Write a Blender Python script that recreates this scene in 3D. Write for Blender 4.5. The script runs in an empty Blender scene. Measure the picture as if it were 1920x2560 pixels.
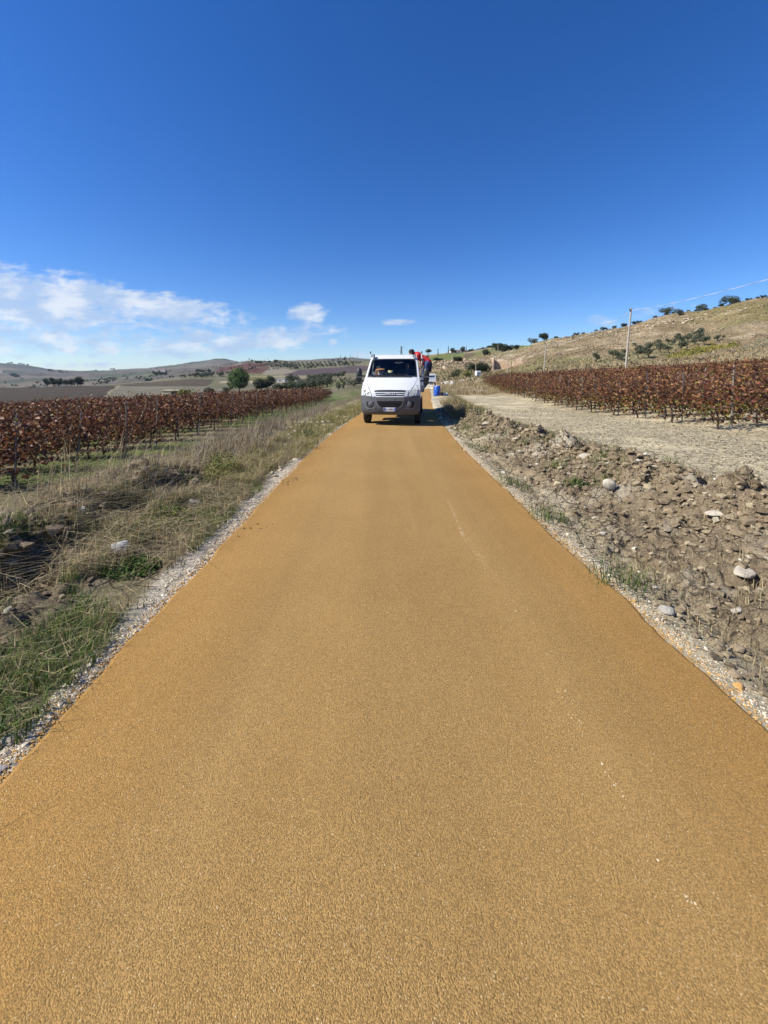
import bpy, bmesh, math, random
import numpy as np
from mathutils import Vector, Matrix

random.seed(7)
RNG = np.random.default_rng(11)
SC = bpy.context.scene
COL = SC.collection
rad = math.radians

# ------------------------------------------------------------------ camera, sky, sun, exposure
CAM_H, HORIZON, FPX = 1.58, 939.0, 1040.0           # eye height, horizon row and focal length in px of a 1920 x 2560 frame
SUN_EL, SUN_BACK = rad(43), rad(13)                 # sun to the left of the road and slightly behind the camera

cam_d = bpy.data.cameras.new("camera")
cam = bpy.data.objects.new("camera", cam_d)
COL.objects.link(cam)
cam.location = (0, 0, CAM_H)
cam.rotation_euler = (math.pi / 2, 0, 0)                # held level: uprights stay upright
cam_d.sensor_fit = 'VERTICAL'
cam_d.sensor_height = 36.0
cam_d.lens = 36.0 * FPX / 2560.0
cam_d.shift_y = (HORIZON - 1280) / 2560
cam_d.clip_start, cam_d.clip_end = 0.05, 20000
SC.camera = cam
SC.render.resolution_x, SC.render.resolution_y = 768, 1024

sun_d = bpy.data.lights.new("sun", 'SUN')
sun_d.energy = 5.0
sun_d.angle = rad(0.5)
sun_d.color = (1.0, 0.955, 0.88)
sun = bpy.data.objects.new("sun", sun_d)
COL.objects.link(sun)
TO_SUN = Vector((-math.cos(SUN_BACK) * math.cos(SUN_EL), -math.sin(SUN_BACK) * math.cos(SUN_EL), math.sin(SUN_EL)))
sun.rotation_euler = TO_SUN.to_track_quat('Z', 'Y').to_euler()
sun.location = TO_SUN * 60

SC.view_settings.view_transform = 'Standard'
SC.view_settings.look = 'None'
SC.view_settings.gamma = 1.0
SC.view_settings.use_curve_mapping = False
SC.view_settings.exposure = 0.68
SC.cycles.use_denoising = True
SC.cycles.max_bounces = 8
SC.cycles.transparent_max_bounces = 12

world = bpy.data.worlds.new("World")
SC.world = world
world.use_nodes = True
SKY_STRENGTH = 0.086


def row_t(v):
    """Downward slope of the sight line through photograph row v."""
    return (v - HORIZON) / FPX


def col_u(c, v=925):
    return (c - 960) / FPX


def build_world():
    nt = world.node_tree
    N, L = nt.nodes, nt.links
    N.clear()

    def nd(t, **k):
        n = N.new(t)
        for a, b in k.items():
            setattr(n, a, b)
        return n

    def m(op, a, b=None, c=None, clamp=False):
        n = nd('ShaderNodeMath', operation=op, use_clamp=clamp)
        for i, v in enumerate((a, b, c)):
            if v is None:
                continue
            if isinstance(v, (int, float)):
                n.inputs[i].default_value = v
            else:
                L.new(v, n.inputs[i])
        return n.outputs[0]

    sky = nd('ShaderNodeTexSky', sky_type='NISHITA')
    sky.sun_disc = False
    sky.sun_elevation = SUN_EL
    sky.sun_rotation = math.atan2(TO_SUN.x, TO_SUN.y) % (2 * math.pi)
    sky.altitude = 300
    sky.air_density = 1.0
    sky.dust_density = 0.1
    sky.ozone_density = 3.0
    hs = nd('ShaderNodeHueSaturation')
    hs.inputs['Saturation'].default_value = 1.22
    hs.inputs['Value'].default_value = 1.0
    hs.inputs['Hue'].default_value = 0.508
    tint = nd('ShaderNodeMixRGB', blend_type='MULTIPLY')      # phone-camera white balance of the sky
    tint.inputs[0].default_value = 1.0
    tint.inputs[2].default_value = (.83, .925, 1.09, 1)
    L.new(sky.outputs[0], tint.inputs[1])
    L.new(tint.outputs[0], hs.inputs['Color'])
    tc = nd('ShaderNodeTexCoord')
    sp = nd('ShaderNodeSeparateXYZ')
    L.new(tc.outputs['Generated'], sp.inputs[0])
    yy = m('MAXIMUM', sp.outputs[1], 0.02)
    u = m('DIVIDE', sp.outputs[0], yy)
    t = m('DIVIDE', sp.outputs[2], yy)
    cb = nd('ShaderNodeCombineXYZ')
    L.new(m('MULTIPLY', u, 1.0), cb.inputs[0])
    L.new(m('MULTIPLY', t, 2.3), cb.inputs[1])
    # cloud banks: centre column / row in the photograph, half sizes, tilt, weight
    banks = [(40, 750, 330, 72, 0.12, 1.3), (330, 760, 260, 34, 0.16, 1.2), (500, 768, 100, 17, 0.08, .8),
             (110, 822, 300, 66, 0.0, .85), (280, 800, 240, 36, .1, .8), (560, 856, 260, 28, -.08, .98), (690, 845, 130, 28, -.1, .95),
             (768, 784, 44, 22, 0, 1.0), (752, 792, 34, 10, 0, .9), (995, 806, 42, 8, 0, .9), (505, 840, 34, 17, 0, 1.1), (455, 855, 100, 14, 0, .55),
             (275, 877, 30, 11, 0, 1.15), (172, 873, 42, 13, 0, .85), (830, 858, 13, 13, 0, 1.0), (760, 826, 22, 18, 0, .9),
             (420, 735, 24, 9, 0, 1.0), (180, 912, 90, 8, 0, .8), (790, 850, 16, 8, 0, .7),
             (1602, 785, 34, 24, 0, .60), (1500, 806, 50, 16, 0, .5), (1715, 766, 40, 13, 0, .5), (1690, 768, 16, 12, 0, .42), (900, 887, 26, 14, 0, .75),
             (-420, 760, 330, 90, 0, .9)]
    tot = None
    for c, v, a, b, ang, w in banks:
        u0, t0 = col_u(c, v), -row_t(v)
        ka, kb = a / FPX, b / FPX
        du, dt = m('SUBTRACT', u, u0), m('SUBTRACT', t, t0)
        ca, sa = math.cos(ang), math.sin(ang)
        e1 = m('MULTIPLY', m('SUBTRACT', m('MULTIPLY', du, ca), m('MULTIPLY', dt, sa)), 1 / ka)
        e2 = m('MULTIPLY', m('ADD', m('MULTIPLY', du, sa), m('MULTIPLY', dt, ca)), 1 / kb)
        r2 = m('ADD', m('MULTIPLY', e1, e1), m('MULTIPLY', e2, e2))
        k = m('MULTIPLY', m('SUBTRACT', 1.0, m('MULTIPLY', r2, .5), clamp=True), w)
        tot = k if tot is None else m('MAXIMUM', tot, k)
    n1 = nd('ShaderNodeTexNoise')
    n1.inputs['Scale'].default_value = 9.0
    n1.inputs['Detail'].default_value = 9
    n1.inputs['Roughness'].default_value = 0.60
    n1.inputs['Distortion'].default_value = .35
    L.new(cb.outputs[0], n1.inputs['Vector'])
    n2 = nd('ShaderNodeTexNoise')
    n2.inputs['Scale'].default_value = 34.0
    n2.inputs['Detail'].default_value = 7
    L.new(cb.outputs[0], n2.inputs['Vector'])
    den = m('ADD', tot, m('MULTIPLY', m('SUBTRACT', n1.outputs[0], 0.5), 2.3))
    den = m('ADD', den, m('MULTIPLY', m('SUBTRACT', n2.outputs[0], 0.5), 1.5))
    mr = nd('ShaderNodeMapRange', interpolation_type='SMOOTHSTEP')
    mr.inputs['From Min'].default_value = 0.14
    mr.inputs['From Max'].default_value = 1.15
    mr.inputs['To Max'].default_value = 0.87
    L.new(den, mr.inputs[0])
    n3 = nd('ShaderNodeTexNoise')
    n3.inputs['Scale'].default_value = 11.0
    n3.inputs['Detail'].default_value = 5
    L.new(cb.outputs[0], n3.inputs['Vector'])
    cr = nd('ShaderNodeMixRGB')
    cr.inputs[1].default_value = (.30 / SKY_STRENGTH, .39 / SKY_STRENGTH, .54 / SKY_STRENGTH, 1)
    cr.inputs[2].default_value = (.53 / SKY_STRENGTH, .56 / SKY_STRENGTH, .60 / SKY_STRENGTH, 1)
    mr2 = nd('ShaderNodeMapRange', interpolation_type='SMOOTHSTEP')
    mr2.inputs['From Min'].default_value = .40
    mr2.inputs['From Max'].default_value = .66
    L.new(n3.outputs[0], mr2.inputs[0])
    L.new(mr2.outputs[0], cr.inputs[0])
    mix = nd('ShaderNodeMixRGB')
    gate = m('MULTIPLY', tot, 6.0, clamp=True)
    L.new(m('MULTIPLY', mr.outputs[0], gate), mix.inputs[0])
    L.new(hs.outputs[0], mix.inputs[1])
    L.new(cr.outputs[0], mix.inputs[2])
    bg = nd('ShaderNodeBackground')
    bg.inputs['Strength'].default_value = SKY_STRENGTH
    L.new(mix.outputs[0], bg.inputs['Color'])
    out = nd('ShaderNodeOutputWorld')
    L.new(bg.outputs[0], out.inputs['Surface'])


build_world()


# ------------------------------------------------------------------ helpers
class Mat:
    """Small wrapper for building node materials."""

    def __init__(self, name):
        self.m = bpy.data.materials.new(name)
        self.m.use_nodes = True
        self.nt = self.m.node_tree
        self.N, self.L = self.nt.nodes, self.nt.links
        self.b = self.N['Principled BSDF']
        self.out = self.N['Material Output']

    def nd(self, t, **k):
        n = self.N.new(t)
        for a, b in k.items():
            setattr(n, a, b)
        return n

    def link(self, a, b):
        self.L.new(a, b)

    def put(self, sock, v):
        if isinstance(v, (int, float)):
            sock.default_value = v
        elif isinstance(v, tuple):
            sock.default_value = v if len(v) == 4 else (*v, 1)
        else:
            self.L.new(v, sock)

    def math(self, op, a, b=None, clamp=False):
        n = self.nd('ShaderNodeMath', operation=op, use_clamp=clamp)
        self.put(n.inputs[0], a)
        if b is not None:
            self.put(n.inputs[1], b)
        return n.outputs[0]

    def noise(self, scale, detail=4, rough=.5, vec=None):
        n = self.nd('ShaderNodeTexNoise')
        n.inputs['Scale'].default_value = scale
        n.inputs['Detail'].default_value = detail
        n.inputs['Roughness'].default_value = rough
        self.put(n.inputs['Vector'], vec if vec is not None else self.pos())
        return n.outputs[0]

    def pos(self):
        if not hasattr(self, '_p'):
            self._p = self.nd('ShaderNodeTexCoord').outputs['Object']
        return self._p

    def voro(self, scale, feature='F1', out='Distance', vec=None):
        n = self.nd('ShaderNodeTexVoronoi', feature=feature)
        n.inputs['Scale'].default_value = scale
        self.put(n.inputs['Vector'], vec if vec is not None else self.pos())
        return n.outputs[out]

    def mapr(self, v, a, b, c=0., d=1.):
        n = self.nd('ShaderNodeMapRange', interpolation_type='SMOOTHSTEP')
        for i, x in enumerate((v, a, b, c, d)):
            self.put(n.inputs[i], x)
        return n.outputs[0]

    def mix(self, f, a, b, mode='MIX'):
        n = self.nd('ShaderNodeMixRGB', blend_type=mode)
        for i, x in enumerate((f, a, b)):
            self.put(n.inputs[i], x)
        return n.outputs[0]

    def attr(self, name, out='Color'):
        return self.nd('ShaderNodeAttribute', attribute_name=name).outputs[out]

    def bump(self, h, dist, strength=1.0, prev=None):
        n = self.nd('ShaderNodeBump')
        n.inputs['Distance'].default_value = dist
        n.inputs['Strength'].default_value = strength
        self.put(n.inputs['Height'], h)
        if prev is not None:
            self.L.new(prev, n.inputs['Normal'])
        return n.outputs[0]

    def set(self, **k):
        for a, v in k.items():
            self.put(self.b.inputs[a.replace('_', ' ')], v)
        return self


def plain(name, col, rough=.5, metal=0., var=.12, scale=9., bump=0., coat=0., spec=.5):
    """A one-colour material with mottling and a little relief."""
    M = Mat(name)
    n = M.noise(scale, 5, .6)
    f = M.mapr(n, .3, .7)
    c = M.mix(f, tuple(x * (1 - var) for x in col), tuple(min(1, x * (1 + var)) for x in col))
    M.set(Base_Color=c, Roughness=M.mapr(n, .3, .7, rough * .9, min(1, rough * 1.1)), Metallic=metal, Coat_Weight=coat, Specular_IOR_Level=spec)
    if bump:
        M.put(M.b.inputs['Normal'], M.bump(M.noise(scale * 6, 5, .6), bump))
    return M.m


def leaf_mat(name, trans=.25, rough=.6, spec=.25, var=.25):
    M = Mat(name)
    c = M.attr('Col')
    n = M.mapr(M.noise(23, 3), .3, .7, 1 - var, 1 + var)
    c = M.mix(1.0, c, n, 'MULTIPLY')
    M.set(Base_Color=c, Roughness=rough, Specular_IOR_Level=spec)
    if trans:
        tr = M.nd('ShaderNodeBsdfTranslucent')
        M.put(tr.inputs['Color'], c)
        mx = M.nd('ShaderNodeMixShader')
        mx.inputs[0].default_value = trans
        M.link(M.b.outputs[0], mx.inputs[1])
        M.link(tr.outputs[0], mx.inputs[2])
        M.link(mx.outputs[0], M.out.inputs['Surface'])
    return M.m


def np_mesh(name, V, F, mat=None, col=None, smooth=False):
    """Mesh from numpy arrays; F is (n, k) with one k or a list of such arrays; col an (n, 3) colour per vertex."""
    me = bpy.data.meshes.new(name)
    V = np.asarray(V, dtype=np.float32)
    Fs = F if isinstance(F, list) else [F]
    Fs = [np.asarray(f, dtype=np.int32) for f in Fs if len(f)]
    nl = sum(f.size for f in Fs)
    npoly = sum(len(f) for f in Fs)
    me.vertices.add(len(V))
    me.vertices.foreach_set('co', V.ravel())
    me.loops.add(nl)
    me.loops.foreach_set('vertex_index', np.concatenate([f.ravel() for f in Fs]))
    me.polygons.add(npoly)
    st, tot = [], []
    o = 0
    for f in Fs:
        k = f.shape[1]
        st.append(o + np.arange(len(f)) * k)
        tot.append(np.full(len(f), k))
        o += f.size
    me.polygons.foreach_set('loop_start', np.concatenate(st).astype(np.int32))
    me.polygons.foreach_set('loop_total', np.concatenate(tot).astype(np.int32))
    me.polygons.foreach_set('use_smooth', np.full(npoly, bool(smooth)))
    me.update(calc_edges=True)
    if col is not None:
        a = me.color_attributes.new('Col', 'FLOAT_COLOR', 'POINT')
        c4 = np.ones((len(V), 4), dtype=np.float32)
        c4[:, :3] = col
        a.data.foreach_set('color', c4.ravel())
    if mat:
        me.materials.append(mat)
    return me


class MB:
    """Collects primitive shapes into one mesh."""

    def __init__(self):
        self.v, self.f = [], []

    def add(self, vs, fs):
        o = len(self.v)
        self.v += [tuple(p) for p in vs]
        self.f += [tuple(i + o for i in f) for f in fs]
        return self

    def box(self, c, s, rot=None):
        hx, hy, hz = s[0] / 2, s[1] / 2, s[2] / 2
        ps = [Vector((x, y, z)) for z in (-hz, hz) for y in (-hy, hy) for x in (-hx, hx)]
        if rot is not None:
            ps = [rot @ p for p in ps]
        ps = [p + Vector(c) for p in ps]
        return self.add(ps, [(0, 2, 3, 1), (4, 5, 7, 6), (0, 1, 5, 4), (2, 6, 7, 3), (0, 4, 6, 2), (1, 3, 7, 5)])

    def tube(self, path, radii, n=8, cap=True):
        path = [Vector(p) for p in path]
        if isinstance(radii, (int, float)):
            radii = [radii] * len(path)
        vs, fs = [], []
        ref = None
        for i, p in enumerate(path):
            d = (path[min(i + 1, len(path) - 1)] - path[max(i - 1, 0)])
            d = d.normalized() if d.length > 1e-9 else Vector((0, 0, 1))
            if ref is None:
                ref = Vector((1, 0, 0)) if abs(d.x) < .9 else Vector((0, 1, 0))
            a = d.cross(ref)
            a.normalize()
            b = d.cross(a)
            ref = -b if False else ref
            for k in range(n):
                th = 2 * math.pi * k / n
                vs.append(p + (a * math.cos(th) + b * math.sin(th)) * radii[i])
        for i in range(len(path) - 1):
            for k in range(n):
                fs.append((i * n + k, i * n + (k + 1) % n, (i + 1) * n + (k + 1) % n, (i + 1) * n + k))
        if cap:
            fs.append(tuple(range(n - 1, -1, -1)))
            fs.append(tuple(len(vs) - n + k for k in range(n)))
        return self.add(vs, fs)

    def lathe(self, prof, n=24, axis='Z', c=(0, 0, 0)):
        """Profile of (radius, height) turned about an axis."""
        vs, fs = [], []
        for r, h in prof:
            for k in range(n):
                th = 2 * math.pi * k / n
                p = (r * math.cos(th), r * math.sin(th), h)
                if axis == 'X':
                    p = (h, r * math.cos(th), r * math.sin(th))
                elif axis == 'Y':
                    p = (r * math.cos(th), h, r * math.sin(th))
                vs.append(Vector(p) + Vector(c))
        for i in range(len(prof) - 1):
            for k in range(n):
                fs.append((i * n + k, i * n + (k + 1) % n, (i + 1) * n + (k + 1) % n, (i + 1) * n + k))
        fs.append(tuple(range(n - 1, -1, -1)))
        fs.append(tuple(len(vs) - n + k for k in range(n)))
        return self.add(vs, fs)

    def ell(self, c, r, n=12, m=8, rot=None):
        vs, fs = [], []
        for i in range(m + 1):
            ph = math.pi * i / m
            for k in range(n):
                th = 2 * math.pi * k / n
                p = Vector((r[0] * math.sin(ph) * math.cos(th), r[1] * math.sin(ph) * math.sin(th), r[2] * math.cos(ph)))
                vs.append((rot @ p if rot is not None else p) + Vector(c))
        for i in range(m):
            for k in range(n):
                fs.append((i * n + k, (i + 1) * n + k, (i + 1) * n + (k + 1) % n, i * n + (k + 1) % n))
        return self.add(vs, fs)

    def mesh(self, name, mat, smooth=None, weld=True):
        bm = bmesh.new()
        vs = [bm.verts.new(p) for p in self.v]
        for f in self.f:
            try:
                bm.faces.new([vs[i] for i in f])
            except ValueError:
                pass
        if weld:
            bmesh.ops.remove_doubles(bm, verts=bm.verts, dist=1e-5)
        bmesh.ops.recalc_face_normals(bm, faces=bm.faces)
        me = bpy.data.meshes.new(name)
        bm.to_mesh(me)
        bm.free()
        me.materials.append(mat)
        if smooth:
            me.polygons.foreach_set('use_smooth', np.ones(len(me.polygons), dtype=bool))
            me.set_sharp_from_angle(angle=rad(smooth))
        return me


def link(name, me, parent=None, loc=None, bevel=0.):
    o = bpy.data.objects.new(name, me)
    COL.objects.link(o)
    if parent is not None:
        o.parent = parent
    if loc is not None:
        o.location = loc
    if bevel:
        b = o.modifiers.new('bevel', 'BEVEL')
        b.width, b.segments, b.limit_method = bevel, 2, 'ANGLE'
        b.harden_normals = False
    return o


def part(name, mb, mat, parent, smooth=None, bevel=0.):
    return link(name, mb.mesh(name, mat, smooth), parent, bevel=bevel)


def thing(name, label, cat, loc=(0, 0, 0), rz=0., group=None):
    o = bpy.data.objects.new(name, None)
    COL.objects.link(o)
    o.empty_display_size = .3
    o.location = loc
    o.rotation_euler = (0, 0, rz)
    return tag(o, label, cat, group)


def tag(o, label, cat, group=None):
    o['label'], o['category'] = label, cat
    if group:
        o['group'] = group
    return o


def stuff(o):
    o['kind'] = 'stuff'
    return o


def structure(o):
    o['kind'] = 'structure'
    return o


def dup(root, loc, rz=0., scale=1., label=None, group=None):
    r = root.copy()
    COL.objects.link(r)
    r.location, r.rotation_euler, r.scale = loc, (0, 0, rz), (scale, scale, scale)
    if label:
        r['label'] = label
    if group:
        r['group'] = group
    for ch in list(root.children):
        c = ch.copy()
        COL.objects.link(c)
        c.parent = r
    return r


# ------------------------------------------------------------------ noise and the lie of the land
def _h(ix, iy, s):
    a = (ix * 374761393 + iy * 668265263 + s * 974634777) & 0xFFFFFFFF
    a = ((a ^ (a >> 13)) * 1274126177) & 0xFFFFFFFF
    a = a ^ (a >> 16)
    return (a & 0xFFFF) / 65535.0


def vnoise(x, y, s=0):
    x, y = np.asarray(x, dtype=np.float64), np.asarray(y, dtype=np.float64)
    ix, iy = np.floor(x).astype(np.int64), np.floor(y).astype(np.int64)
    fx, fy = x - ix, y - iy
    fx, fy = fx * fx * (3 - 2 * fx), fy * fy * (3 - 2 * fy)
    return ((_h(ix, iy, s) * (1 - fx) + _h(ix + 1, iy, s) * fx) * (1 - fy) + (_h(ix, iy + 1, s) * (1 - fx) + _h(ix + 1, iy + 1, s) * fx) * fy)


def fbm(x, y, s=0, o=4, g=.5):
    t, a, n = 0., 1., 0.
    for i in range(o):
        t = t + a * vnoise(x * 2 ** i + 17.3 * i, y * 2 ** i - 9.1 * i, s + i)
        n += a
        a *= g
    return t / n


def sstep(a, b, x):
    t = np.clip((x - a) / (b - a), 0, 1)
    return t * t * (3 - 2 * t)


ROAD_Y = [-14, 0, 5, 8.9, 11.4, 14.1, 16.9, 20, 25.6, 31.6, 40.2, 51.5, 62.5, 80]
ROAD_X = [.12, .12, .08, .09, .19, .36, .58, .84, 1.36, 1.96, 2.85, 4.1, 5.4, 7.5]
HALF = 1.63


def xc(y):
    return np.interp(y, ROAD_Y, ROAD_X)


FAR_Y = np.array([75, 100, 140, 190, 250, 330, 450, 650, 900, 1300, 2000, 3200, 5200], dtype=float)
_far = {  # photograph column -> (distance, height) pairs
    -250: [(75, -6.45), (150, -8.06), (300, -9.15), (380, -9.78), (600, -24.44), (1000, -20.47), (1600, 0.03), (2200, 31.12), (3200, 104.44), (5200, 62.18)],
    0: [(75, -5.57), (150, -7.56), (300, -8.55), (380, -9.58), (600, -25.45), (1000, -22.51), (1600, -6.66), (2200, 20.72), (3000, 90.78), (5200, 62.18)],
    200: [(75, -4.78), (150, -7.06), (300, -7.33), (370, -7.13), (500, -17.32), (1000, -19.45), (1600, -5.11), (2200, 8.29), (3200, 27.96), (5200, 25.85)],
    330: [(75, -4.19), (150, -6.66), (300, -7.12), (390, -7.14), (500, -9.19), (900, -12.29), (1600, -2.03), (2200, 20.72), (3200, 45.64), (5200, 41.4)],
    480: [(75, -3.79), (150, -6.06), (250, -6.71), (400, -3.25), (600, -0.99), (900, 3.13), (1600, 16.59), (2200, 37.38), (3200, 95.99), (5200, 72.59)],
    561: [(75, -3.59), (150, -5.45), (220, -6.09), (320, -4.88), (460, -2.64), (650, 3.13), (900, 12.46), (1300, 22.85), (2200, 57.3), (3200, 120.33), (5200, 83.02)],
    620: [(75, -3.29), (150, -5.05), (200, -5.78), (300, -4.88), (450, -2.95), (650, 3.64), (900, 21.87), (1100, 31.28), (1600, 41.67), (2600, 83.53), (5200, 72.59)],
    750: [(75, -2.59), (130, -3.43), (200, -3.34), (300, -2.22), (420, 1.27), (600, 6.96), (850, 21.35), (1000, 31.31), (1600, 39.57), (2600, 96.24), (5200, 72.59)],
    820: [(75, -1.58), (130, -2.0), (200, -1.4), (300, -0.38), (420, 2.3), (600, 8.31), (850, 22.4), (1050, 37.64), (1600, 47.99), (2600, 102.61), (5200, 72.59)],
    880: [(75, -0.47), (130, -0.42), (200, 0.45), (300, 1.37), (420, 3.34), (600, 9.77), (850, 23.66), (1100, 40.79), (1600, 50.1), (2600, 102.61), (5200, 72.59)],
    980: [(75, 0.04), (120, 0.65), (180, 2.51), (260, 5.21), (420, 10.42), (650, 22.99), (900, 35.59), (1300, 41.76), (2600, 72.98), (5200, 62.18)],
    1063: [(75, 0.09), (100, 0.55), (140, 2.2), (190, 5.95), (230, 8.99), (300, 11.08), (450, 18.43), (600, 29.83), (900, 34.53), (5200, 62.18)],
    1122: [(75, 0.35), (100, 1.02), (140, 3.45), (190, 7.21), (230, 10.16), (300, 12.56), (450, 21.41), (600, 33.69), (900, 38.78), (5200, 62.18)],
    1243: [(75, 0.81), (100, 1.32), (150, 2.61), (200, 7.21), (260, 13.76), (330, 21.53), (450, 31.74), (700, 38.95), (5200, 62.18)],
    1383: [(75, 1.37), (110, 4.18), (150, 8.62), (200, 15.89), (250, 23.44), (300, 26.6), (500, 34.91), (5200, 62.18)],
    1540: [(75, 2.41), (100, 4.61), (140, 9.49), (190, 18.77), (235, 29.06), (300, 32.13), (500, 38.17), (5200, 62.18)],
    1721: [(75, 3.66), (100, 5.99), (130, 10.26), (170, 19.28), (215, 34.19), (260, 37.97), (500, 44.75), (5200, 62.18)],
    1920: [(75, 5.69), (100, 8.68), (130, 14.54), (165, 26.1), (200, 40.18), (260, 43.72), (500, 51.38), (5200, 62.18)],
    2250: [(75, 7.97), (100, 11.76), (130, 19.49), (165, 33.08), (200, 48.07), (260, 51.91), (500, 55.84), (5200, 62.18)],
}
FAR_U = np.array([col_u(c) for c in _far])
LY = np.linspace(math.log(60), math.log(5200), 160)
FAR_Z = np.array([np.interp(LY, [math.log(p[0]) for p in v], [p[1] for p in v]) for v in _far.values()])
_k = np.exp(-np.linspace(-2, 2, 9) ** 2)
_k /= _k.sum()
FAR_Z = np.apply_along_axis(lambda r: np.convolve(np.pad(r, 4, mode='edge'), _k, 'valid'), 1, FAR_Z)


def far_z(x, y):
    r = np.hypot(x, y)
    az = np.arctan2(x, np.maximum(y, -1e9))
    lim = math.atan(1.2)
    azc = np.clip(az, -lim, lim)
    u, yy = np.tan(azc), np.maximum(r * np.cos(azc), 61)
    fi = np.interp(u, FAR_U, np.arange(len(FAR_U)))
    i0 = np.clip(np.floor(fi).astype(int), 0, len(FAR_U) - 2)
    f = fi - i0
    f = f * f * (3 - 2 * f) * .6 + f * .4
    g = np.clip((np.log(yy) - LY[0]) / (LY[1] - LY[0]), 0, len(LY) - 1.001)
    j0 = np.floor(g).astype(int)
    h = g - j0
    z0 = FAR_Z[i0, j0] * (1 - h) + FAR_Z[i0, j0 + 1] * h
    z1 = FAR_Z[i0 + 1, j0] * (1 - h) + FAR_Z[i0 + 1, j0 + 1] * h
    return z0 * (1 - f) + z1 * f


def ridge_d(y):
    return np.interp(y, [0, 4, 9, 15, 25], [4.1, 4.0, 3.6, 2.75, 2.7])


def near_z(x, y):
    yc = np.clip(y, 0, 90)
    d = x - xc(np.clip(y, -14, 80))
    zl = -1.0 - .02 * (yc - 10) - .05 * np.maximum(0, np.abs(x) - 8.7)
    zr = -.30 * sstep(11, 26, y) + .055 * np.maximum(0, x - 10)
    zr = zr * (1 - sstep(45, 70, y) * sstep(14, 6, x))
    left = -.036 - .07 * sstep(-1.9, -3.0, d)
    left = left + (zl - left) * sstep(-3.3, -6.6, d)
    rd = ridge_d(yc)
    fade = 1 - sstep(20, 34, y)
    right = -.034 - .15 * fade * sstep(1.7, 2.3, d) + (.15 + .17) * fade * sstep(rd - 1.5, rd - .05, d)
    right = right + (zr - right) * sstep(rd + .05, rd + 1.4, d)
    return np.where(d < 0, left, right)


def H(x, y):
    x, y = np.asarray(x, dtype=float), np.asarray(y, dtype=float)
    ye = np.maximum(y, np.hypot(x, y) * .62)
    w = sstep(60, 80, ye)
    z = near_z(x, y) * (1 - w) + far_z(x, y) * w
    r = np.hypot(x, y)
    z = z + (fbm(x / 60, y / 60, 5, 4) - .5) * sstep(110, 500, r) * np.minimum(r * .010, 16)
    z = z + (fbm(x / 330, y / 330, 57, 4) - .5) * sstep(700, 1500, r) * 52
    z = z + (fbm(x / 24, y / 24, 58, 4) - .5) * sstep(85, 170, r) * 5.0 * sstep(.05, .30, x / np.maximum(y, 1)) * (1 - sstep(400, 700, r))
    z = z + (fbm(x / 9, y / 9, 55, 3) - .5) * sstep(70, 140, r) * 1.1 * sstep(-.05, .25, x / np.maximum(y, 1))
    return z


def verge_mask(x, y):
    """How broken the soil is: 1 on the dug-over verges, small on the fields."""
    d = x - xc(np.clip(y, -14, 80))
    ml = sstep(-2.0, -2.7, d) * (1 - sstep(-4.8, -6.4, d)) * (1 - .75 * sstep(9, 22, y))
    rd = ridge_d(np.clip(y, 0, 90))
    mr = sstep(1.75, 2.5, d) * (1 - sstep(rd + .3, rd + 1.2, d)) * (1 - .7 * sstep(18, 40, y))
    return ml + mr


def micro(x, y):
    m = verge_mask(x, y)
    d = x - xc(np.clip(y, -14, 80))
    r = np.hypot(x, y)
    wob = .18 * (fbm(x * 2, y * 2, 31, 2) - .5)
    b1 = np.abs(fbm((x + wob) / .55, y / .55, 1, 2) - .5) * 2
    b2 = np.abs(fbm(x / .19 + wob, (y + wob) / .19, 3, 2) - .5) * 2
    b3 = fbm(x / .06, y / .06, 7, 3) - .5
    rt = sstep(0, 1, d)
    b4 = np.abs(fbm(x / .10 + wob, y / .10 - wob, 5, 2) - .5) * 2
    z = m * ((.5 - b1) * (.22 - .02 * rt) + (.40 - b2) * .13 + (.4 - b4) * .06 + b3 * .06)
    z = z + m * (fbm(x / 1.6, y / 1.6, 21, 2) - .5) * .22 * (d < 0)
    # heap of turned soil at the brow of the bank on the left, near the camera
    z = z + .30 * sstep(-2.75, -3.3, d) * (1 - sstep(-4.0, -4.9, d)) * sstep(2.4, 3.8, y) * (1 - sstep(5.4, 7.2, y)) * (.45 + fbm(x / .5, y / .5, 9, 3))
    # overhanging lip on the right-hand bank
    rd = ridge_d(np.clip(y, 0, 90))
    lip = np.exp(-((d - rd + .25) / .28) ** 2) * (1 - sstep(14, 22, y)) * (d > 0)
    z = z + lip * (fbm(x / .4, y / .4, 13, 3) - .38) * .75
    field = (np.abs(d) > 1.7) * (1 - m.clip(0, 1))
    z = z + field * ((fbm(x / .3, y / .3, 15, 3) - .5) * .04 + (fbm(x / 1.7, y / 1.7, 17, 2) - .5) * .07) * (1 - sstep(60, 90, r)) * sstep(1.7, 2.4, np.abs(d))
    return z


def G(x, y):
    return H(x, y) + micro(np.asarray(x, dtype=float), np.asarray(y, dtype=float))


def to_pix(x, y, z):
    yy = np.maximum(y, 1e-3)
    return 960 + FPX * x / yy, HORIZON + FPX * (CAM_H - z) / yy


def place(c, v, y0=14., y1=4000.):
    """The spot on the land that photograph column c, row v looks at."""
    u, t = col_u(c, v), row_t(v)
    ys = np.exp(np.linspace(math.log(y0), math.log(y1), 1500))
    gap = CAM_H - t * ys - H(u * ys, ys)
    k = np.argmax(gap <= 0) if np.any(gap <= 0) else int(np.argmin(np.where(ys > 90, gap / ys, 9)))
    y = ys[k]
    return Vector((u * y, y, float(H(u * y, y))))


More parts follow.
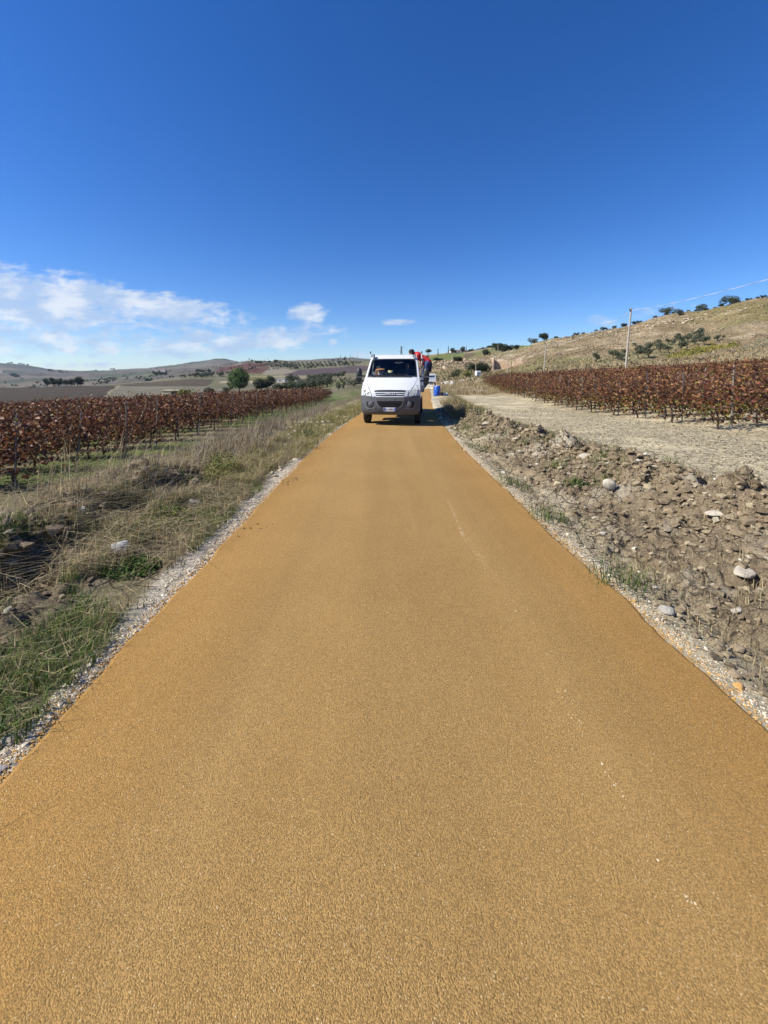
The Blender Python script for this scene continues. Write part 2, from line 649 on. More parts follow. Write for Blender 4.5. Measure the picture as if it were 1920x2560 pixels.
def pip(poly, c, v):
    ins = np.zeros(c.shape, dtype=bool)
    n = len(poly)
    for i in range(n):
        (x0, y0), (x1, y1) = poly[i], poly[(i + 1) % n]
        cond = ((y0 > v) != (y1 > v))
        xx = (x1 - x0) * (v - y0) / ((y1 - y0) if y1 != y0 else 1e-9) + x0
        ins ^= cond & (c < xx)
    return ins


def mixc(base, col, w):
    return base * (1 - w[:, None]) + np.array(col) * w[:, None]


WLY, WLX = [0, 1.3, 1.8, 2.6, 4, 6.5, 9, 12, 16], [.05, .06, .08, .14, .24, .23, .16, .08, .03]      # width of the white shoulder on the left


def land_colour(x, y, z):
    d = x - xc(np.clip(y, -14, 80))
    r = np.hypot(x, y)
    n1, n2, n3 = fbm(x / 2.2, y / 2.2, 41, 4), fbm(x / .5, y / .5, 43, 3), fbm(x / 14, y / 14, 47, 4)
    c = np.zeros((len(x), 3)) + np.array((.50, .415, .26))
    m = np.clip(verge_mask(x, y), 0, 1)
    lf = (d < 0)
    # fields
    left_f = mixc(np.zeros_like(c) + np.array((.185, .155, .085)), (.105, .145, .035), sstep(.42, .56, n1) * .85)
    c = np.where(lf[:, None], left_f, mixc(c, (.40, .33, .20), sstep(.45, .62, n1) * .7))
    # verges
    soil = mixc(np.zeros_like(c) + np.array((.165, .128, .082)), (.25, .215, .155), sstep(.5, .68, n2) * .8)
    soil_r = mixc(np.zeros_like(c) + np.array((.232, .178, .110)), (.37, .32, .235), sstep(.61, .72, fbm(x / .8, y / .8, 61, 4)))
    c = c * (1 - m[:, None]) + np.where(lf[:, None], soil, soil_r) * m[:, None]
    straw = sstep(-2.3, -3., d) * (1 - sstep(-5.2, -6.4, d)) * sstep(7, 13, y) * (1 - sstep(60, 80, y))
    c = mixc(c, (.27, .22, .12), straw * .8)
    yg = sstep(-1.75, -2., d) * (1 - sstep(-2.6, -3.4, d)) * sstep(6, 10, y) * (1 - sstep(55, 70, y))
    c = mixc(c, (.20, .185, .065), yg * .7)
    # pale gravel shoulders
    wl = np.interp(y, WLY, WLX) + .25 * (n2 - .5)
    gl = lf * (1 - sstep(wl - .12, wl + .1, -d - HALF)) * (y < 16)
    c = mixc(c, (.62, .55, .43), gl * .95)
    wr = np.interp(y, [0, 3, 6, 10, 14, 24, 34, 50], [.16, .14, .08, .12, .22, .36, .32, .22]) + .5 * (n2 - .5)
    gr = (~lf) * (1 - sstep(wr - .12, wr + .12, d - HALF)) * (y < 52)
    c = mixc(c, (.50, .44, .34), gr * .85)
    # cracked pale track beside the right-hand field
    tr = (~lf) * (1 - m) * sstep(9.6, 8.6, x - np.interp(y, [0, 20, 45], [0, 0, 3.]))
    c = mixc(c, (.45, .385, .25), tr * .5)
    weeds = (~lf) * sstep(36, 44, y) * (1 - sstep(70, 90, y)) * sstep(1.9, 3.5, d)
    c = mixc(c, (.27, .205, .11), weeds)
    # far land
    pc, pv = to_pix(x, y, z)
    f = sstep(62, 78, np.maximum(y, r * .62))
    hill = mixc(np.zeros_like(c) + np.array((.175, .130, .072)), (.235, .18, .108), sstep(.4, .6, n3))
    hill = mixc(hill, (.135, .125, .045), sstep(.54, .64, fbm(x / 26, y / 26, 71, 4)) * .7)
    hill = mixc(hill, (.34, .27, .175), sstep(.62, .68, fbm(x / 6, y / 4, 73, 4)) * sstep(120, 180, r) * .8)
    valley = mixc(np.zeros_like(c) + np.array((.135, .116, .074)), (.095, .098, .048), sstep(.42, .6, n3) * .8)
    u = x / np.maximum(y, 1)
    wr_ = sstep(.02, .10, u)
    far = valley * (1 - wr_[:, None]) + hill * wr_[:, None]
    lilac = mixc(np.zeros_like(c) + np.array((.090, .078, .063)), (.060, .070, .042), sstep(.47, .58, fbm(x / 210, y / 210, 81, 4)))
    lilac = mixc(lilac, (.135, .115, .085), sstep(.56, .64, fbm(x / 330, y / 160, 83, 4)) * .7)
    fl = (u < .03) * sstep(620, 700, y) * (pc < 640) + (u < .06) * (y > 1250)
    far = far * (1 - np.clip(fl, 0, 1)[:, None]) + lilac * np.clip(fl, 0, 1)[:, None]

    def zone(poly, col, ya, yb, w=1.0):
        nonlocal far
        k = pip(poly, pc + 14 * (fbm(x / 40, y / 40, 91, 3) - .5), pv) & (y > ya) & (y < yb)
        far = mixc(far, [q * .78 for q in col], k * w * (.85 + .3 * n2))
    zone([(-400, 1060), (-400, 975), (0, 968), (180, 963), (290, 962), (240, 1020)], (.066, .050, .032), 70, 480)
    zone([(290, 962), (480, 947), (540, 949), (520, 966), (330, 968)], (.085, .066, .042), 70, 640)
    zone([(240, 1020), (246, 1003), (290, 965), (297, 965), (258, 1000), (252, 1020)], (.29, .245, .16), 70, 480)
    zone([(252, 1020), (297, 966), (520, 966), (600, 985), (560, 1030)], (.17, .155, .105), 70, 640)
    zone([(538, 931), (552, 918), (620, 909), (672, 908), (676, 916), (655, 934)], (.10, .048, .036), 560, 1400)
    zone([(548, 929), (676, 912), (740, 912), (736, 926), (660, 935)], (.15, .13, .075), 760, 1400, .4)
    zone([(710, 938), (740, 926), (800, 921), (900, 914), (960, 918), (900, 930), (840, 937)], (.088, .064, .062), 400, 1000)
    zone([(655, 936), (676, 918), (745, 926), (712, 938)], (.215, .185, .135), 450, 1100)
    zone([(594, 951), (612, 937), (680, 938), (690, 949), (650, 952)], (.13, .125, .04), 280, 800)
    zone([(545, 958), (560, 952), (720, 953), (770, 951), (770, 955), (650, 958)], (.36, .30, .20), 200, 800, .8)
    zone([(600, 942), (620, 939), (860, 940), (860, 943), (760, 945)], (.33, .275, .18), 200, 900, .5)
    zone([(450, 943), (540, 934), (590, 934), (575, 944), (470, 947)], (.15, .14, .08), 450, 900, .6)
    zone([(690, 988), (740, 968), (835, 950), (880, 948), (800, 990)], (.165, .165, .075), 90, 420, .8)
    zone([(665, 982), (672, 977), (740, 967), (770, 960), (773, 962), (742, 970), (680, 981)], (.40, .34, .24), 90, 420)
    zone([(1040, 920), (1060, 893), (1130, 883), (1165, 882), (1160, 892), (1140, 897), (1080, 908)], (.145, .165, .05), 250, 900)
    zone([(1150, 896), (1165, 883), (1190, 882), (1188, 889), (1160, 900)], (.13, .095, .055), 250, 900)
    zone([(1180, 880), (1250, 866), (1330, 860), (1330, 868), (1250, 880), (1190, 886)], (.15, .165, .06), 220, 900, .8)
    zone([(1480, 912), (1520, 893), (1600, 870), (1700, 846), (1760, 842), (1790, 848), (1720, 866), (1660, 890), (1600, 905)], (.235, .215, .105), 75, 260, .85)
    zone([(1655, 897), (1720, 872), (1780, 864), (1855, 862), (1860, 866), (1800, 874), (1720, 893)], (.19, .175, .03), 75, 260)
    zone([(1700, 790), (1800, 768), (1930, 745), (1930, 800), (1800, 806), (1690, 812)], (.21, .17, .065), 90, 300, .6)
    zone([(1850, 866), (1930, 840), (1930, 862), (1850, 885)], (.22, .21, .13), 75, 260, .8)
    zone([(1290, 936), (1420, 921), (1560, 902), (1700, 900), (1930, 872), (1930, 888), (1600, 925), (1400, 935)], (.31, .245, .145), 60, 140, .9)
    c = c * (1 - f[:, None]) + far * f[:, None]
    return np.clip(c * (.93 + .14 * n2[:, None]), 0, 1)


def ground_material(name, far):
    M = Mat(name)
    c = M.attr('Col')
    n = M.noise(1.1 if far else 9, 8, .62)
    c = M.mix(1.0, c, M.mapr(n, .25, .75, .76, 1.36), 'MULTIPLY')
    if far:
        rows = M.noise(.18, 6, .7)
        c = M.mix(1.0, c, M.mapr(rows, .3, .7, .78, 1.22), 'MULTIPLY')
        speck = M.mapr(M.noise(.75, 2, .5), .60, .70)
        c = M.mix(M.math('MULTIPLY', speck, .45), c, (.085, .085, .04))
        M.put(M.b.inputs['Normal'], M.bump(M.noise(.9, 7, .7), .9, .8))
    else:
        grit = M.noise(70, 4, .6)
        c = M.mix(1.0, c, M.mapr(grit, .3, .7, .72, 1.28), 'MULTIPLY')
        # shrinkage cracks in the dried field soil
        warp = M.nd('ShaderNodeVectorMath', operation='ADD')
        M.put(warp.inputs[0], M.pos())
        nv = M.nd('ShaderNodeTexNoise')
        nv.inputs['Scale'].default_value = 3.
        M.put(nv.inputs['Vector'], M.pos())
        sc = M.nd('ShaderNodeVectorMath', operation='SCALE')
        M.put(sc.inputs[0], nv.outputs['Color'])
        sc.inputs['Scale'].default_value = .35
        M.put(warp.inputs[1], sc.outputs[0])
        e1 = M.voro(4.2, 'DISTANCE_TO_EDGE', vec=warp.outputs[0])
        e2 = M.voro(13., 'DISTANCE_TO_EDGE', vec=warp.outputs[0])
        patch = M.mapr(M.noise(.7, 3), .34, .52)
        k = M.math('MULTIPLY', M.mapr(e1, .0, .06, 1, 0), patch)
        k2 = M.math('MULTIPLY', M.mapr(e2, .0, .06, .25, 0), patch)
        k = M.math('MAXIMUM', k, k2)
        b = M.bump(M.noise(24, 9, .75), .05, 1.0)
        b = M.bump(M.math('SUBTRACT', 1.0, k), .04, .9, b)
        c = M.mix(M.math('MULTIPLY', k, .85), c, (.085, .065, .04))
        M.put(M.b.inputs['Normal'], b)
    M.set(Base_Color=c, Roughness=.95, Specular_IOR_Level=.15)
    return M.m


def build_land():
    rs = [0.0]
    r = .7
    while r < 6500:
        rs.append(r)
        r *= 1.0085 if r < 40 else 1.0095
    rs = np.array(rs[1:])
    th = np.concatenate([np.arange(-rad(52), rad(52), .0042), np.linspace(rad(52), rad(308), 66)[:-1]])
    nt, nr = len(th), len(rs)
    R, T = np.meshgrid(rs, th, indexing='ij')
    x, y = (R * np.sin(T)).ravel(), (R * np.cos(T)).ravel()
    z = G(x, y)
    d = x - xc(np.clip(y, -14, 80))
    under = (np.abs(d) < HALF - .1) & (y < 50.5) & (y > -14)
    z = np.where(under, -.09, z)
    col = land_colour(x, y, z)
    V = np.stack([x, y, z], 1)
    i, j = np.meshgrid(np.arange(nr - 1), np.arange(nt), indexing='ij')
    j2 = (j + 1) % nt
    F = np.stack([i * nt + j, i * nt + j2, (i + 1) * nt + j2, (i + 1) * nt + j], -1)
    k = int(np.searchsorted(rs, 84))
    Fn, Ff = F[:k].reshape(-1, 4), F[k:].reshape(-1, 4)
    nv = (k + 1) * nt
    # a small fan closes the centre
    V0 = np.vstack([V[:nv], [[0, 0, -.09]]])
    C0 = np.vstack([col[:nv], [[.2, .17, .11]]])
    fan = np.array([[nv, (q + 1) % nt, q] for q in range(nt)])
    fan = fan[:, ::-1]
    structure(link('ground', np_mesh('ground', V0, [Fn[:, ::-1], fan], ground_material('field_soil', False), C0, True)))
    off = k * nt
    structure(link('hills', np_mesh('hills', V[off:], (Ff - off)[:, ::-1], ground_material('hill_land', True), col[off:], True)))


build_land()


# ------------------------------------------------------------------ road
def build_road():
    ys = np.concatenate([np.arange(-13, 12, .05), np.arange(12, 51.01, .12)])
    cols = np.concatenate([[-1.0, -1.0], np.linspace(-.985, .985, 23), [1.0, 1.0]])
    n = len(cols)
    V = []
    for y in ys:
        cx = float(xc(y))
        e = [HALF + .045 * (float(fbm(y / .3, 3.3 + s, 51, 3)) - .5) * 2 + .05 * (float(fbm(y / 3, 7.7 + s, 53, 2)) - .5) for s in (0, 40)]
        for k, c in enumerate(cols):
            h = e[0] if c < 0 else e[1]
            z = .012 - .028 * c * c
            if k in (0, n - 1):
                V.append((cx + c * (h + .035), y, -.13))
            else:
                V.append((cx + c * h, y, z - (.012 if k in (1, n - 2) else 0)))
    V = np.array(V)
    i, j = np.meshgrid(np.arange(len(ys) - 1), np.arange(n - 1), indexing='ij')
    F = np.stack([i * n + j, i * n + j + 1, (i + 1) * n + j + 1, (i + 1) * n + j], -1).reshape(-1, 4)
    edge = np.tile(np.abs(cols), len(ys))
    M = Mat('ochre_aggregate')
    e = M.attr('Col')
    p = M.pos()
    grain = M.voro(255, 'F1', 'Color')
    gs = M.nd('ShaderNodeSeparateColor')
    M.put(gs.inputs[0], grain)
    gdist = M.voro(255)
    big = M.noise(.7, 5, .6)
    st = M.nd('ShaderNodeMapping')
    st.inputs['Scale'].default_value = (2.4, .12, 1)
    M.put(st.inputs[0], p)
    streak = M.noise(1., 4, .55, st.outputs[0])
    es = M.nd('ShaderNodeSeparateColor')
    M.put(es.inputs[0], e)
    edgef = M.math('ADD', M.mapr(es.outputs[0], .40, 1.0), M.math('MULTIPLY', M.math('SUBTRACT', streak, .5), 1.3), clamp=True)
    c = M.mix(edgef, (.325, .196, .065), (.335, .187, .053))
    tk = M.nd('ShaderNodeMapping')
    tk.inputs['Scale'].default_value = (1.1, .05, 1)
    M.put(tk.inputs[0], p)
    c = M.mix(1., c, M.mapr(M.noise(1.7, 3, .5, tk.outputs[0]), .35, .65, .95, 1.06), 'MULTIPLY')
    c = M.mix(M.mapr(big, .38, .66), c, M.mix(1., c, (1.08, 1.09, 1.12), 'MULTIPLY'))
    c = M.mix(1., c, M.mapr(gs.outputs[0], .0, 1., .76, 1.24), 'MULTIPLY')
    pale = M.mapr(gs.outputs[1], .982, .994)
    c = M.mix(M.math('MULTIPLY', pale, .55), c, (.62, .50, .30))
    dark = M.mapr(gs.outputs[2], .95, .98)
    c = M.mix(M.math('MULTIPLY', dark, .5), c, (.12, .075, .03))
    pit = M.mapr(gdist, .50, .80)
    c = M.mix(M.math('MULTIPLY', pit, .40), c, (.10, .06, .022))
    b = M.bump(M.math('ADD', M.math('SUBTRACT', 1.0, gdist), M.math('MULTIPLY', gs.outputs[0], .7)), .0024, 1.0)
    b = M.bump(M.noise(95, 5, .7), .003, .9, b)
    b = M.bump(M.noise(2.4, 3, .5), .012, .5, b)
    M.set(Base_Color=c, Roughness=.92, Specular_IOR_Level=.18, Normal=b)
    structure(link('road', np_mesh('road', V, F, M.m, np.stack([edge] * 3, 1), False)))
    # crumbs of loose ochre aggregate along the raw edge of the layer
    P, S, Cc = [], [], []
    for k in range(8500):
        y = 1.0 + 11 * random.random() ** 1.8
        s = random.choice((-1, 1))
        off = HALF - .02 + abs(random.gauss(0, .06))
        P.append((float(xc(y)) + s * off, y))
        S.append(.0035 + .004 * random.random())
        q = random.uniform(.75, 1.3)
        Cc.append((.47 * q, .27 * q, .08 * q))
    lumps('loose_aggregate', P, S, Cc, crumb_mat, flat=.7, on=lambda x, y: np.maximum(G(x, y), -.034), fine=False)


ICO = {}


def lumps(name, P, S, C, mat, flat=.7, on=None, sink=.25, fine=True):
    """Many small stones or clods as one mesh."""
    if not ICO:
        bm = bmesh.new()
        bmesh.ops.create_icosphere(bm, subdivisions=1, radius=1)
        ICO[True] = (np.array([v.co[:] for v in bm.verts]), np.array([[v.index for v in f.verts] for f in bm.faces]))
        bm.free()
        ICO[False] = (np.array([(1, 0, 0), (-1, 0, 0), (0, 1, 0), (0, -1, 0), (0, 0, 1), (0, 0, -1.)]), np.array([(0, 2, 4), (2, 1, 4), (1, 3, 4), (3, 0, 4), (2, 0, 5), (1, 2, 5), (3, 1, 5), (0, 3, 5)]))
    P, S, C = np.array(P, dtype=float), np.array(S, dtype=float), np.array(C, dtype=float)
    n = len(P)
    bv, bf = ICO[fine]
    z = (on or G)(P[:, 0], P[:, 1])
    sc = S[:, None, None] * np.stack([RNG.uniform(.7, 1.35, n), RNG.uniform(.7, 1.35, n), flat * RNG.uniform(.6, 1.1, n)], 1)[:, None, :]
    v = bv[None] * (1 + RNG.uniform(-.38, .38, (n, len(bv), 1))) * sc
    a = RNG.uniform(0, 2 * math.pi, n)
    tl = RNG.uniform(-.5, .5, n)
    ca, sa, ct, s_t = np.cos(a)[:, None], np.sin(a)[:, None], np.cos(tl)[:, None], np.sin(tl)[:, None]
    x, y, zz = v[..., 0], v[..., 1] * ct - v[..., 2] * s_t, v[..., 1] * s_t + v[..., 2] * ct
    V = np.stack([x * ca - y * sa + P[:, :1], x * sa + y * ca + P[:, 1:2], zz + (z + S * flat * (1 - 2 * sink) * .8)[:, None]], -1).reshape(-1, 3)
    F = (bf[None] + (np.arange(n) * len(bv))[:, None, None]).reshape(-1, 3)
    return stuff(link(name, np_mesh(name, V, F, mat, np.repeat(C, len(bv), 0), False)))


def stone_mat(name, rough=.9):
    M = Mat(name)
    c = M.mix(1., M.attr('Col'), M.mapr(M.noise(40, 6, .65), .3, .7, .72, 1.2), 'MULTIPLY')
    M.set(Base_Color=c, Roughness=rough, Specular_IOR_Level=.2, Normal=M.bump(M.noise(55, 6, .7), .01, .8))
    return M.m


crumb_mat = stone_mat('ochre_crumbs')
pebble_mat = stone_mat('pale_stone')
clod_mat = stone_mat('clod_soil')
build_road()


def build_track():
    """Unpaved white track going on from where the ochre layer stops."""
    pts = [Vector((float(xc(50.2)), 50.2, 0)), Vector((float(xc(56)), 56, 0)), Vector((6.6, 62, 0)), Vector((10.5, 74, 0)), Vector((16.5, 84, 0)), Vector((22.5, 95, 0))]
    wid = [1.9, 2.4, 2.9, 2.4, 2.0, 1.6]
    P, W = [], []
    for i in range(len(pts) - 1):
        p0, p1, p2, p3 = pts[max(i - 1, 0)], pts[i], pts[i + 1], pts[min(i + 2, len(pts) - 1)]
        for k in range(14):
            t = k / 14
            P.append(.5 * ((2 * p1) + (p2 - p0) * t + (2 * p0 - 5 * p1 + 4 * p2 - p3) * t * t + (3 * p1 - p0 - 3 * p2 + p3) * t ** 3))
            W.append(wid[i] * (1 - t) + wid[i + 1] * t)
    V, F = [], []
    n = 9
    for i, p in enumerate(P):
        d = (P[min(i + 1, len(P) - 1)] - P[max(i - 1, 0)]).normalized()
        s = Vector((d.y, -d.x, 0))
        for k in range(n):
            f = -1 + 2 * k / (n - 1)
            q = p + s * W[i] * f * (1 + .12 * (float(vnoise(i * .7, f * 3, 3)) - .5))
            V.append((q.x, q.y, float(G(q.x, q.y)) + (.05 if abs(f) < .99 else -.08)))
    i, j = np.meshgrid(np.arange(len(P) - 1), np.arange(n - 1), indexing='ij')
    F = np.stack([i * n + j, i * n + j + 1, (i + 1) * n + j + 1, (i + 1) * n + j], -1).reshape(-1, 4)
    M = Mat('white_track_gravel')
    c = M.mix(M.noise(1.3, 6, .6), (.42, .37, .29), (.66, .62, .53))
    M.set(Base_Color=c, Roughness=.95, Normal=M.bump(M.noise(12, 5, .6), .05))
    structure(link('track', np_mesh('track', np.array(V), F, M.m, None, True)))


build_track()


# ------------------------------------------------------------------ leaf and blade geometry
def leaf_cloud(P, S, C, nrm=None, fold=.35, up=.3):
    """Bent diamond leaves: positions, sizes and colours -> V, F, colour arrays."""
    P, S, C = np.asarray(P, dtype=float), np.asarray(S, dtype=float), np.asarray(C, dtype=float)
    n = len(P)
    if nrm is None:
        nrm = RNG.normal(size=(n, 3))
        nrm[:, 2] = np.abs(nrm[:, 2]) * .8 + up
    nrm /= np.linalg.norm(nrm, axis=1, keepdims=True)
    a = np.cross(nrm, RNG.normal(size=(n, 3)))
    a /= np.linalg.norm(a, axis=1, keepdims=True) + 1e-9
    b = np.cross(nrm, a)
    s = S[:, None]
    v0, v2 = P - a * s * .5, P + a * s * .5
    v1 = P + b * s * .42 + nrm * s * fold * .5
    v3 = P - b * s * .42 + nrm * s * fold * .5
    V = np.stack([v0, v1, v2, v3], 1).reshape(-1, 3)
    o = np.arange(n)[:, None] * 4
    F = np.concatenate([o + np.array([[0, 1, 2]]), o + np.array([[0, 2, 3]])])
    return V, F, np.repeat(C, 4, 0)


def pick(cols, weights, n, var=.2):
    cols = np.array(cols)
    k = RNG.choice(len(cols), n, p=np.array(weights) / sum(weights))
    return cols[k] * RNG.uniform(1 - var, 1 + var, (n, 1))


def blades(P, h, lean, w, C, bend=.5, on=None):
    """Grass blades and stalks: base points (n,2), heights, lean vectors (n,2), widths, colours."""
    P, h, lean, w, C = (np.asarray(q, dtype=float) for q in (P, h, lean, w, C))
    n = len(P)
    z = (on or G)(P[:, 0], P[:, 1]) - .01
    B = np.stack([P[:, 0], P[:, 1], z], 1)
    L3 = np.concatenate([lean, np.zeros((n, 1))], 1)
    up = np.array([[0, 0, 1.0]])
    mid = B + (up * .55 + L3 * .30 * (1 - bend)) * h[:, None]
    tip = B + (up * (1.0 - .4 * bend) + L3) * h[:, None]
    ang = RNG.uniform(0, math.pi, n)
    sd = np.stack([np.cos(ang), np.sin(ang), np.zeros(n)], 1) * (w / 2)[:, None]
    V = np.stack([B - sd, B + sd, mid - sd * .8, mid + sd * .8, tip], 1).reshape(-1, 3)
    o = np.arange(n)[:, None] * 5
    Q = o + np.array([[0, 1, 3, 2]])
    T = o + np.array([[2, 3, 4]])
    return V, Q, T, np.repeat(C, 5, 0)


def blade_stuff(name, P, h, lean, w, C, mat, bend=.5):
    V, Q, T, C5 = blades(P, h, lean, w, C, bend)
    return stuff(link(name, np_mesh(name, V, [Q, T], mat, C5)))


vine_leaf = leaf_mat('autumn_vine_leaves', .28, .55, .3, .2)
grass_mat = leaf_mat('grass_blades', .25, .6, .2, .15)
straw_mat = leaf_mat('dry_stalks', .15, .75, .15, .15)
crown_mat = leaf_mat('tree_leaves', .15, .65, .2, .3)
bark = plain('bark', (.10, .075, .05), .9, var=.3, scale=14, bump=.01)
vine_wood = plain('vine_wood', (.065, .048, .035), .9, var=.3, scale=30, bump=.01)
grey_post = plain('grey_post_steel', (.11, .115, .12), .55, .3, var=.25, scale=12)
pole_wood = plain('weathered_pole', (.34, .305, .24), .85, var=.2, scale=5, bump=.004)

# ------------------------------------------------------------------ vineyards
RED = [(.150, .050, .026), (.20, .085, .036), (.080, .032, .020), (.28, .145, .055), (.11, .060, .034), (.21, .16, .035)]
W_LEFT = [4.4, 4.2, 5, 2.0, 3.4, .5]
W_RIGHT = [3.2, 4.4, 3, 3.0, 4, .9]


def vine_leaves(n, w, size=1.0, right=False):
    z = 1.12 + RNG.normal(0, .33, n)
    low = RNG.random(n) < (.30 if right else .16)
    z = np.where(low, RNG.uniform(.18 if right else .32, .85, n), z).clip(.18, 1.98)
    x = RNG.uniform(-.62, .62, n)
    # a few arching canes pull leaves out of the hedge
    th = .20 + .22 * np.clip(1 - np.abs(z - 1.15) / .8, 0, 1)
    y = RNG.normal(0, 1, n) * th
    keep = vnoise(x * 3 + RNG.uniform(0, 99), z * 3.4, int(RNG.integers(0, 999))) > .32
    C = pick(RED, w, n, .35)
    if right:
        g = (z < .75) & (RNG.random(n) < .30)
        C[g] = pick([(.19, .17, .03), (.10, .12, .03)], [2, 1], int(g.sum()))
    S = RNG.uniform(.075, .135, n) * size
    return np.stack([x, y, z], 1)[keep], S[keep], C[keep]


def vine_trunk():
    b = MB()
    x = random.uniform(-.1, .1)
    b.tube([(x * .3, 0, -.05), (x, random.uniform(-.05, .05), .3), (x * .4, random.uniform(-.05, .05), .55), (x * -.4, 0, .78)], [.032, .026, .022, .02], 6)
    for s in (-1, 1):
        b.tube([(x * -.4, 0, .76), (s * .28, random.uniform(-.06, .06), .9), (s * .6, random.uniform(-.1, .1), .92)], [.017, .013, .009], 5)
        for k in range(3):
            q = s * random.uniform(.05, .55)
            b.tube([(q, 0, .9), (q + random.uniform(-.1, .1), random.uniform(-.12, .12), 1.3), (q + random.uniform(-.25, .25), random.uniform(-.35, .35), random.uniform(1.5, 1.85))], [.007, .006, .003], 4)
    for k in range(3):
        q = random.uniform(-.5, .5)
        sy = random.choice((-1, 1)) * random.uniform(.2, .45)
        b.tube([(q, 0, .95), (q + random.uniform(-.1, .1), sy * .7, .95), (q + random.uniform(-.2, .2), sy, random.uniform(.3, .6))], [.006, .005, .003], 4)
    return b.mesh('trunk', vine_wood)


ORD = ['first', 'second', 'third', 'fourth', 'fifth', 'sixth', 'seventh', 'eighth', 'ninth', 'tenth', 'eleventh', 'twelfth']


def build_vineyards():
    sides = {}
    trunks = [vine_trunk() for _ in range(6)]
    low = {}
    for side in ('left', 'right'):
        w = W_LEFT if side == 'left' else W_RIGHT
        vs = []
        for k in range(7):
            V, F, C = leaf_cloud(*vine_leaves(560, w, 1.0, side == 'right'), up=.1)
            vs.append(np_mesh('foliage', V, F, vine_leaf, C))
        low[side] = [leaf_cloud(*vine_leaves(210, w, 1.65, side == 'right'), up=.1) for _ in range(5)]
        spots = []
        if side == 'left':
            ys = np.arange(9.4, 64, 1.95)
            for y in ys:
                xe = float(np.interp(y, [8.7, 22, 46, 62], [-8.05, -8.4, -7.5, -8.1]))
                for k in range(int((1.04 * y + 4 + xe) / 1.0) + 1):
                    spots.append((xe - 1.0 * k - .25 + random.uniform(-.12, .12), y + random.uniform(-.07, .07), k, y))
        else:
            ys = np.arange(12.4, 62, 1.92)
            for y in ys:
                xe = float(np.interp(y, [11, 19, 30, 45, 62], [9.75, 9.7, 10.6, 12.5, 15.0]))
                for k in range(int((1.02 * y + 3 - xe) / 1.0) + 1):
                    spots.append((xe + 1.0 * k + .25 + random.uniform(-.12, .12), y + random.uniform(-.07, .07), k, y))
        spots = [q for q in spots if random.random() > .07]
        spots.sort(key=lambda s: -1 / math.hypot(s[0], s[1]) - (.012 if s[2] == 0 else 0))
        sides[side] = (spots, vs, ys)
    Vs, Fs, Cs, off = [], [], [], 0
    for side in ('left', 'right'):
        spots, vs, ys = sides[side]
        n_own = 150
        for i, (x, y, k, yr) in enumerate(spots):
            z = float(G(x, y))
            if i < n_own:
                if side == 'left':
                    lab = 'rust-red grape vine at the road end of its row, below the ochre road' if k == 0 else 'rust-red grape vine standing inside the vineyard below the ochre road'
                    grp = 'row-end vines of the lower vineyard' if k == 0 else 'inner vines of the lower vineyard'
                else:
                    lab = 'brown grape vine with yellowing lower leaves at the row end facing the cracked bare field' if k == 0 else 'brown grape vine with yellowing lower leaves inside the vineyard below the dry hillside'
                    grp = 'row-end vines beside the cracked field' if k == 0 else 'inner vines beneath the dry hillside'
                q = int(round((yr - ys[0]) / (ys[1] - ys[0])))
                if k == 0 and q < len(ORD):
                    lab = f'rust-red grape vine ending the {ORD[q]} row from the camera, left of the road' if side == 'left' else f'brown grape vine ending the {ORD[q]} row from the camera beside the cracked field'
                t = thing('grape_vine', lab, 'grape vine', (x, y, z), random.choice((0, math.pi)) + random.uniform(-.12, .12), grp)
                s = random.uniform(.82, 1.10)
                t.scale = (1.03, random.uniform(.9, 1.15), s)
                link('foliage', random.choice(vs), t)
                link('trunk', random.choice(trunks), t)
            else:
                V, F, C = random.choice(low[side])
                m = random.choice((-1, 1))
                Vs.append(V * np.array([[m, random.choice((-1, 1)), random.uniform(.9, 1.08)]]) + np.array([[x, y, z]]))
                Fs.append(F + off)
                Cs.append(C * random.uniform(.85, 1.1))
                off += len(V)
    stuff(link('vine_rows', np_mesh('vine_rows', np.concatenate(Vs), np.concatenate(Fs), vine_leaf, np.concatenate(Cs))))
    # stakes of the trellis
    pm = MB().box((0, 0, .86), (.027, .025, 1.66)).mesh('vineyard_post', grey_post)
    bm_ = MB().box((0, 0, .86), (.027, .025, 1.66))
    wood = MB().tube([(0, 0, -.05), (.01, 0, .9), (.02, 0, 1.8)], [.024, .022, .02], 7).mesh('vineyard_post', plain('pale_stake', (.20, .18, .155), .85, var=.2))
    for side, sg in (('left', -1), ('right', 1)):
        spots, vs, ys = sides[side]
        for q, y in enumerate(ys):
            if side == 'left':
                xe = float(np.interp(y, [8.7, 22, 46, 62], [-8.05, -8.4, -7.5, -8.1]))
            else:
                xe = float(np.interp(y, [11, 19, 30, 45, 62], [9.75, 9.7, 10.6, 12.5, 15.0]))
            for k in range(0, 2 if y < 26 else 1):
                x = xe + sg * ((.55 if side == 'right' else .1) + k * 5.1 + random.uniform(-.1, .1))
                if abs(x) > 1.03 * y:
                    continue
                o = link('vineyard_post', wood if random.random() < .25 else pm, None, (x, y + (.04 if side == 'right' else -.10), float(G(x, y)) - .02))
                o.rotation_euler = (random.uniform(-.05, .05), random.uniform(-.04, .05) + .01, random.uniform(-.1, .1))
                o.scale = (1, 1, random.uniform(.95, 1.08))
                end = 'at a row end' if k == 0 else 'inside the rows'
                where = 'of the lower vineyard beside the road' if side == 'left' else 'of the upper vineyard below the dry hillside'
                if k == 0 and q < len(ORD):
                    tag(o, f'thin grey post at the end of the {ORD[q]} vine row {"left of the road" if side == "left" else "beside the cracked field"}', 'post', f'trellis posts {end} {where}')
                    continue
                tag(o, f'thin grey trellis post {end} {where}', 'post', f'trellis posts {end} {where}')


build_vineyards()


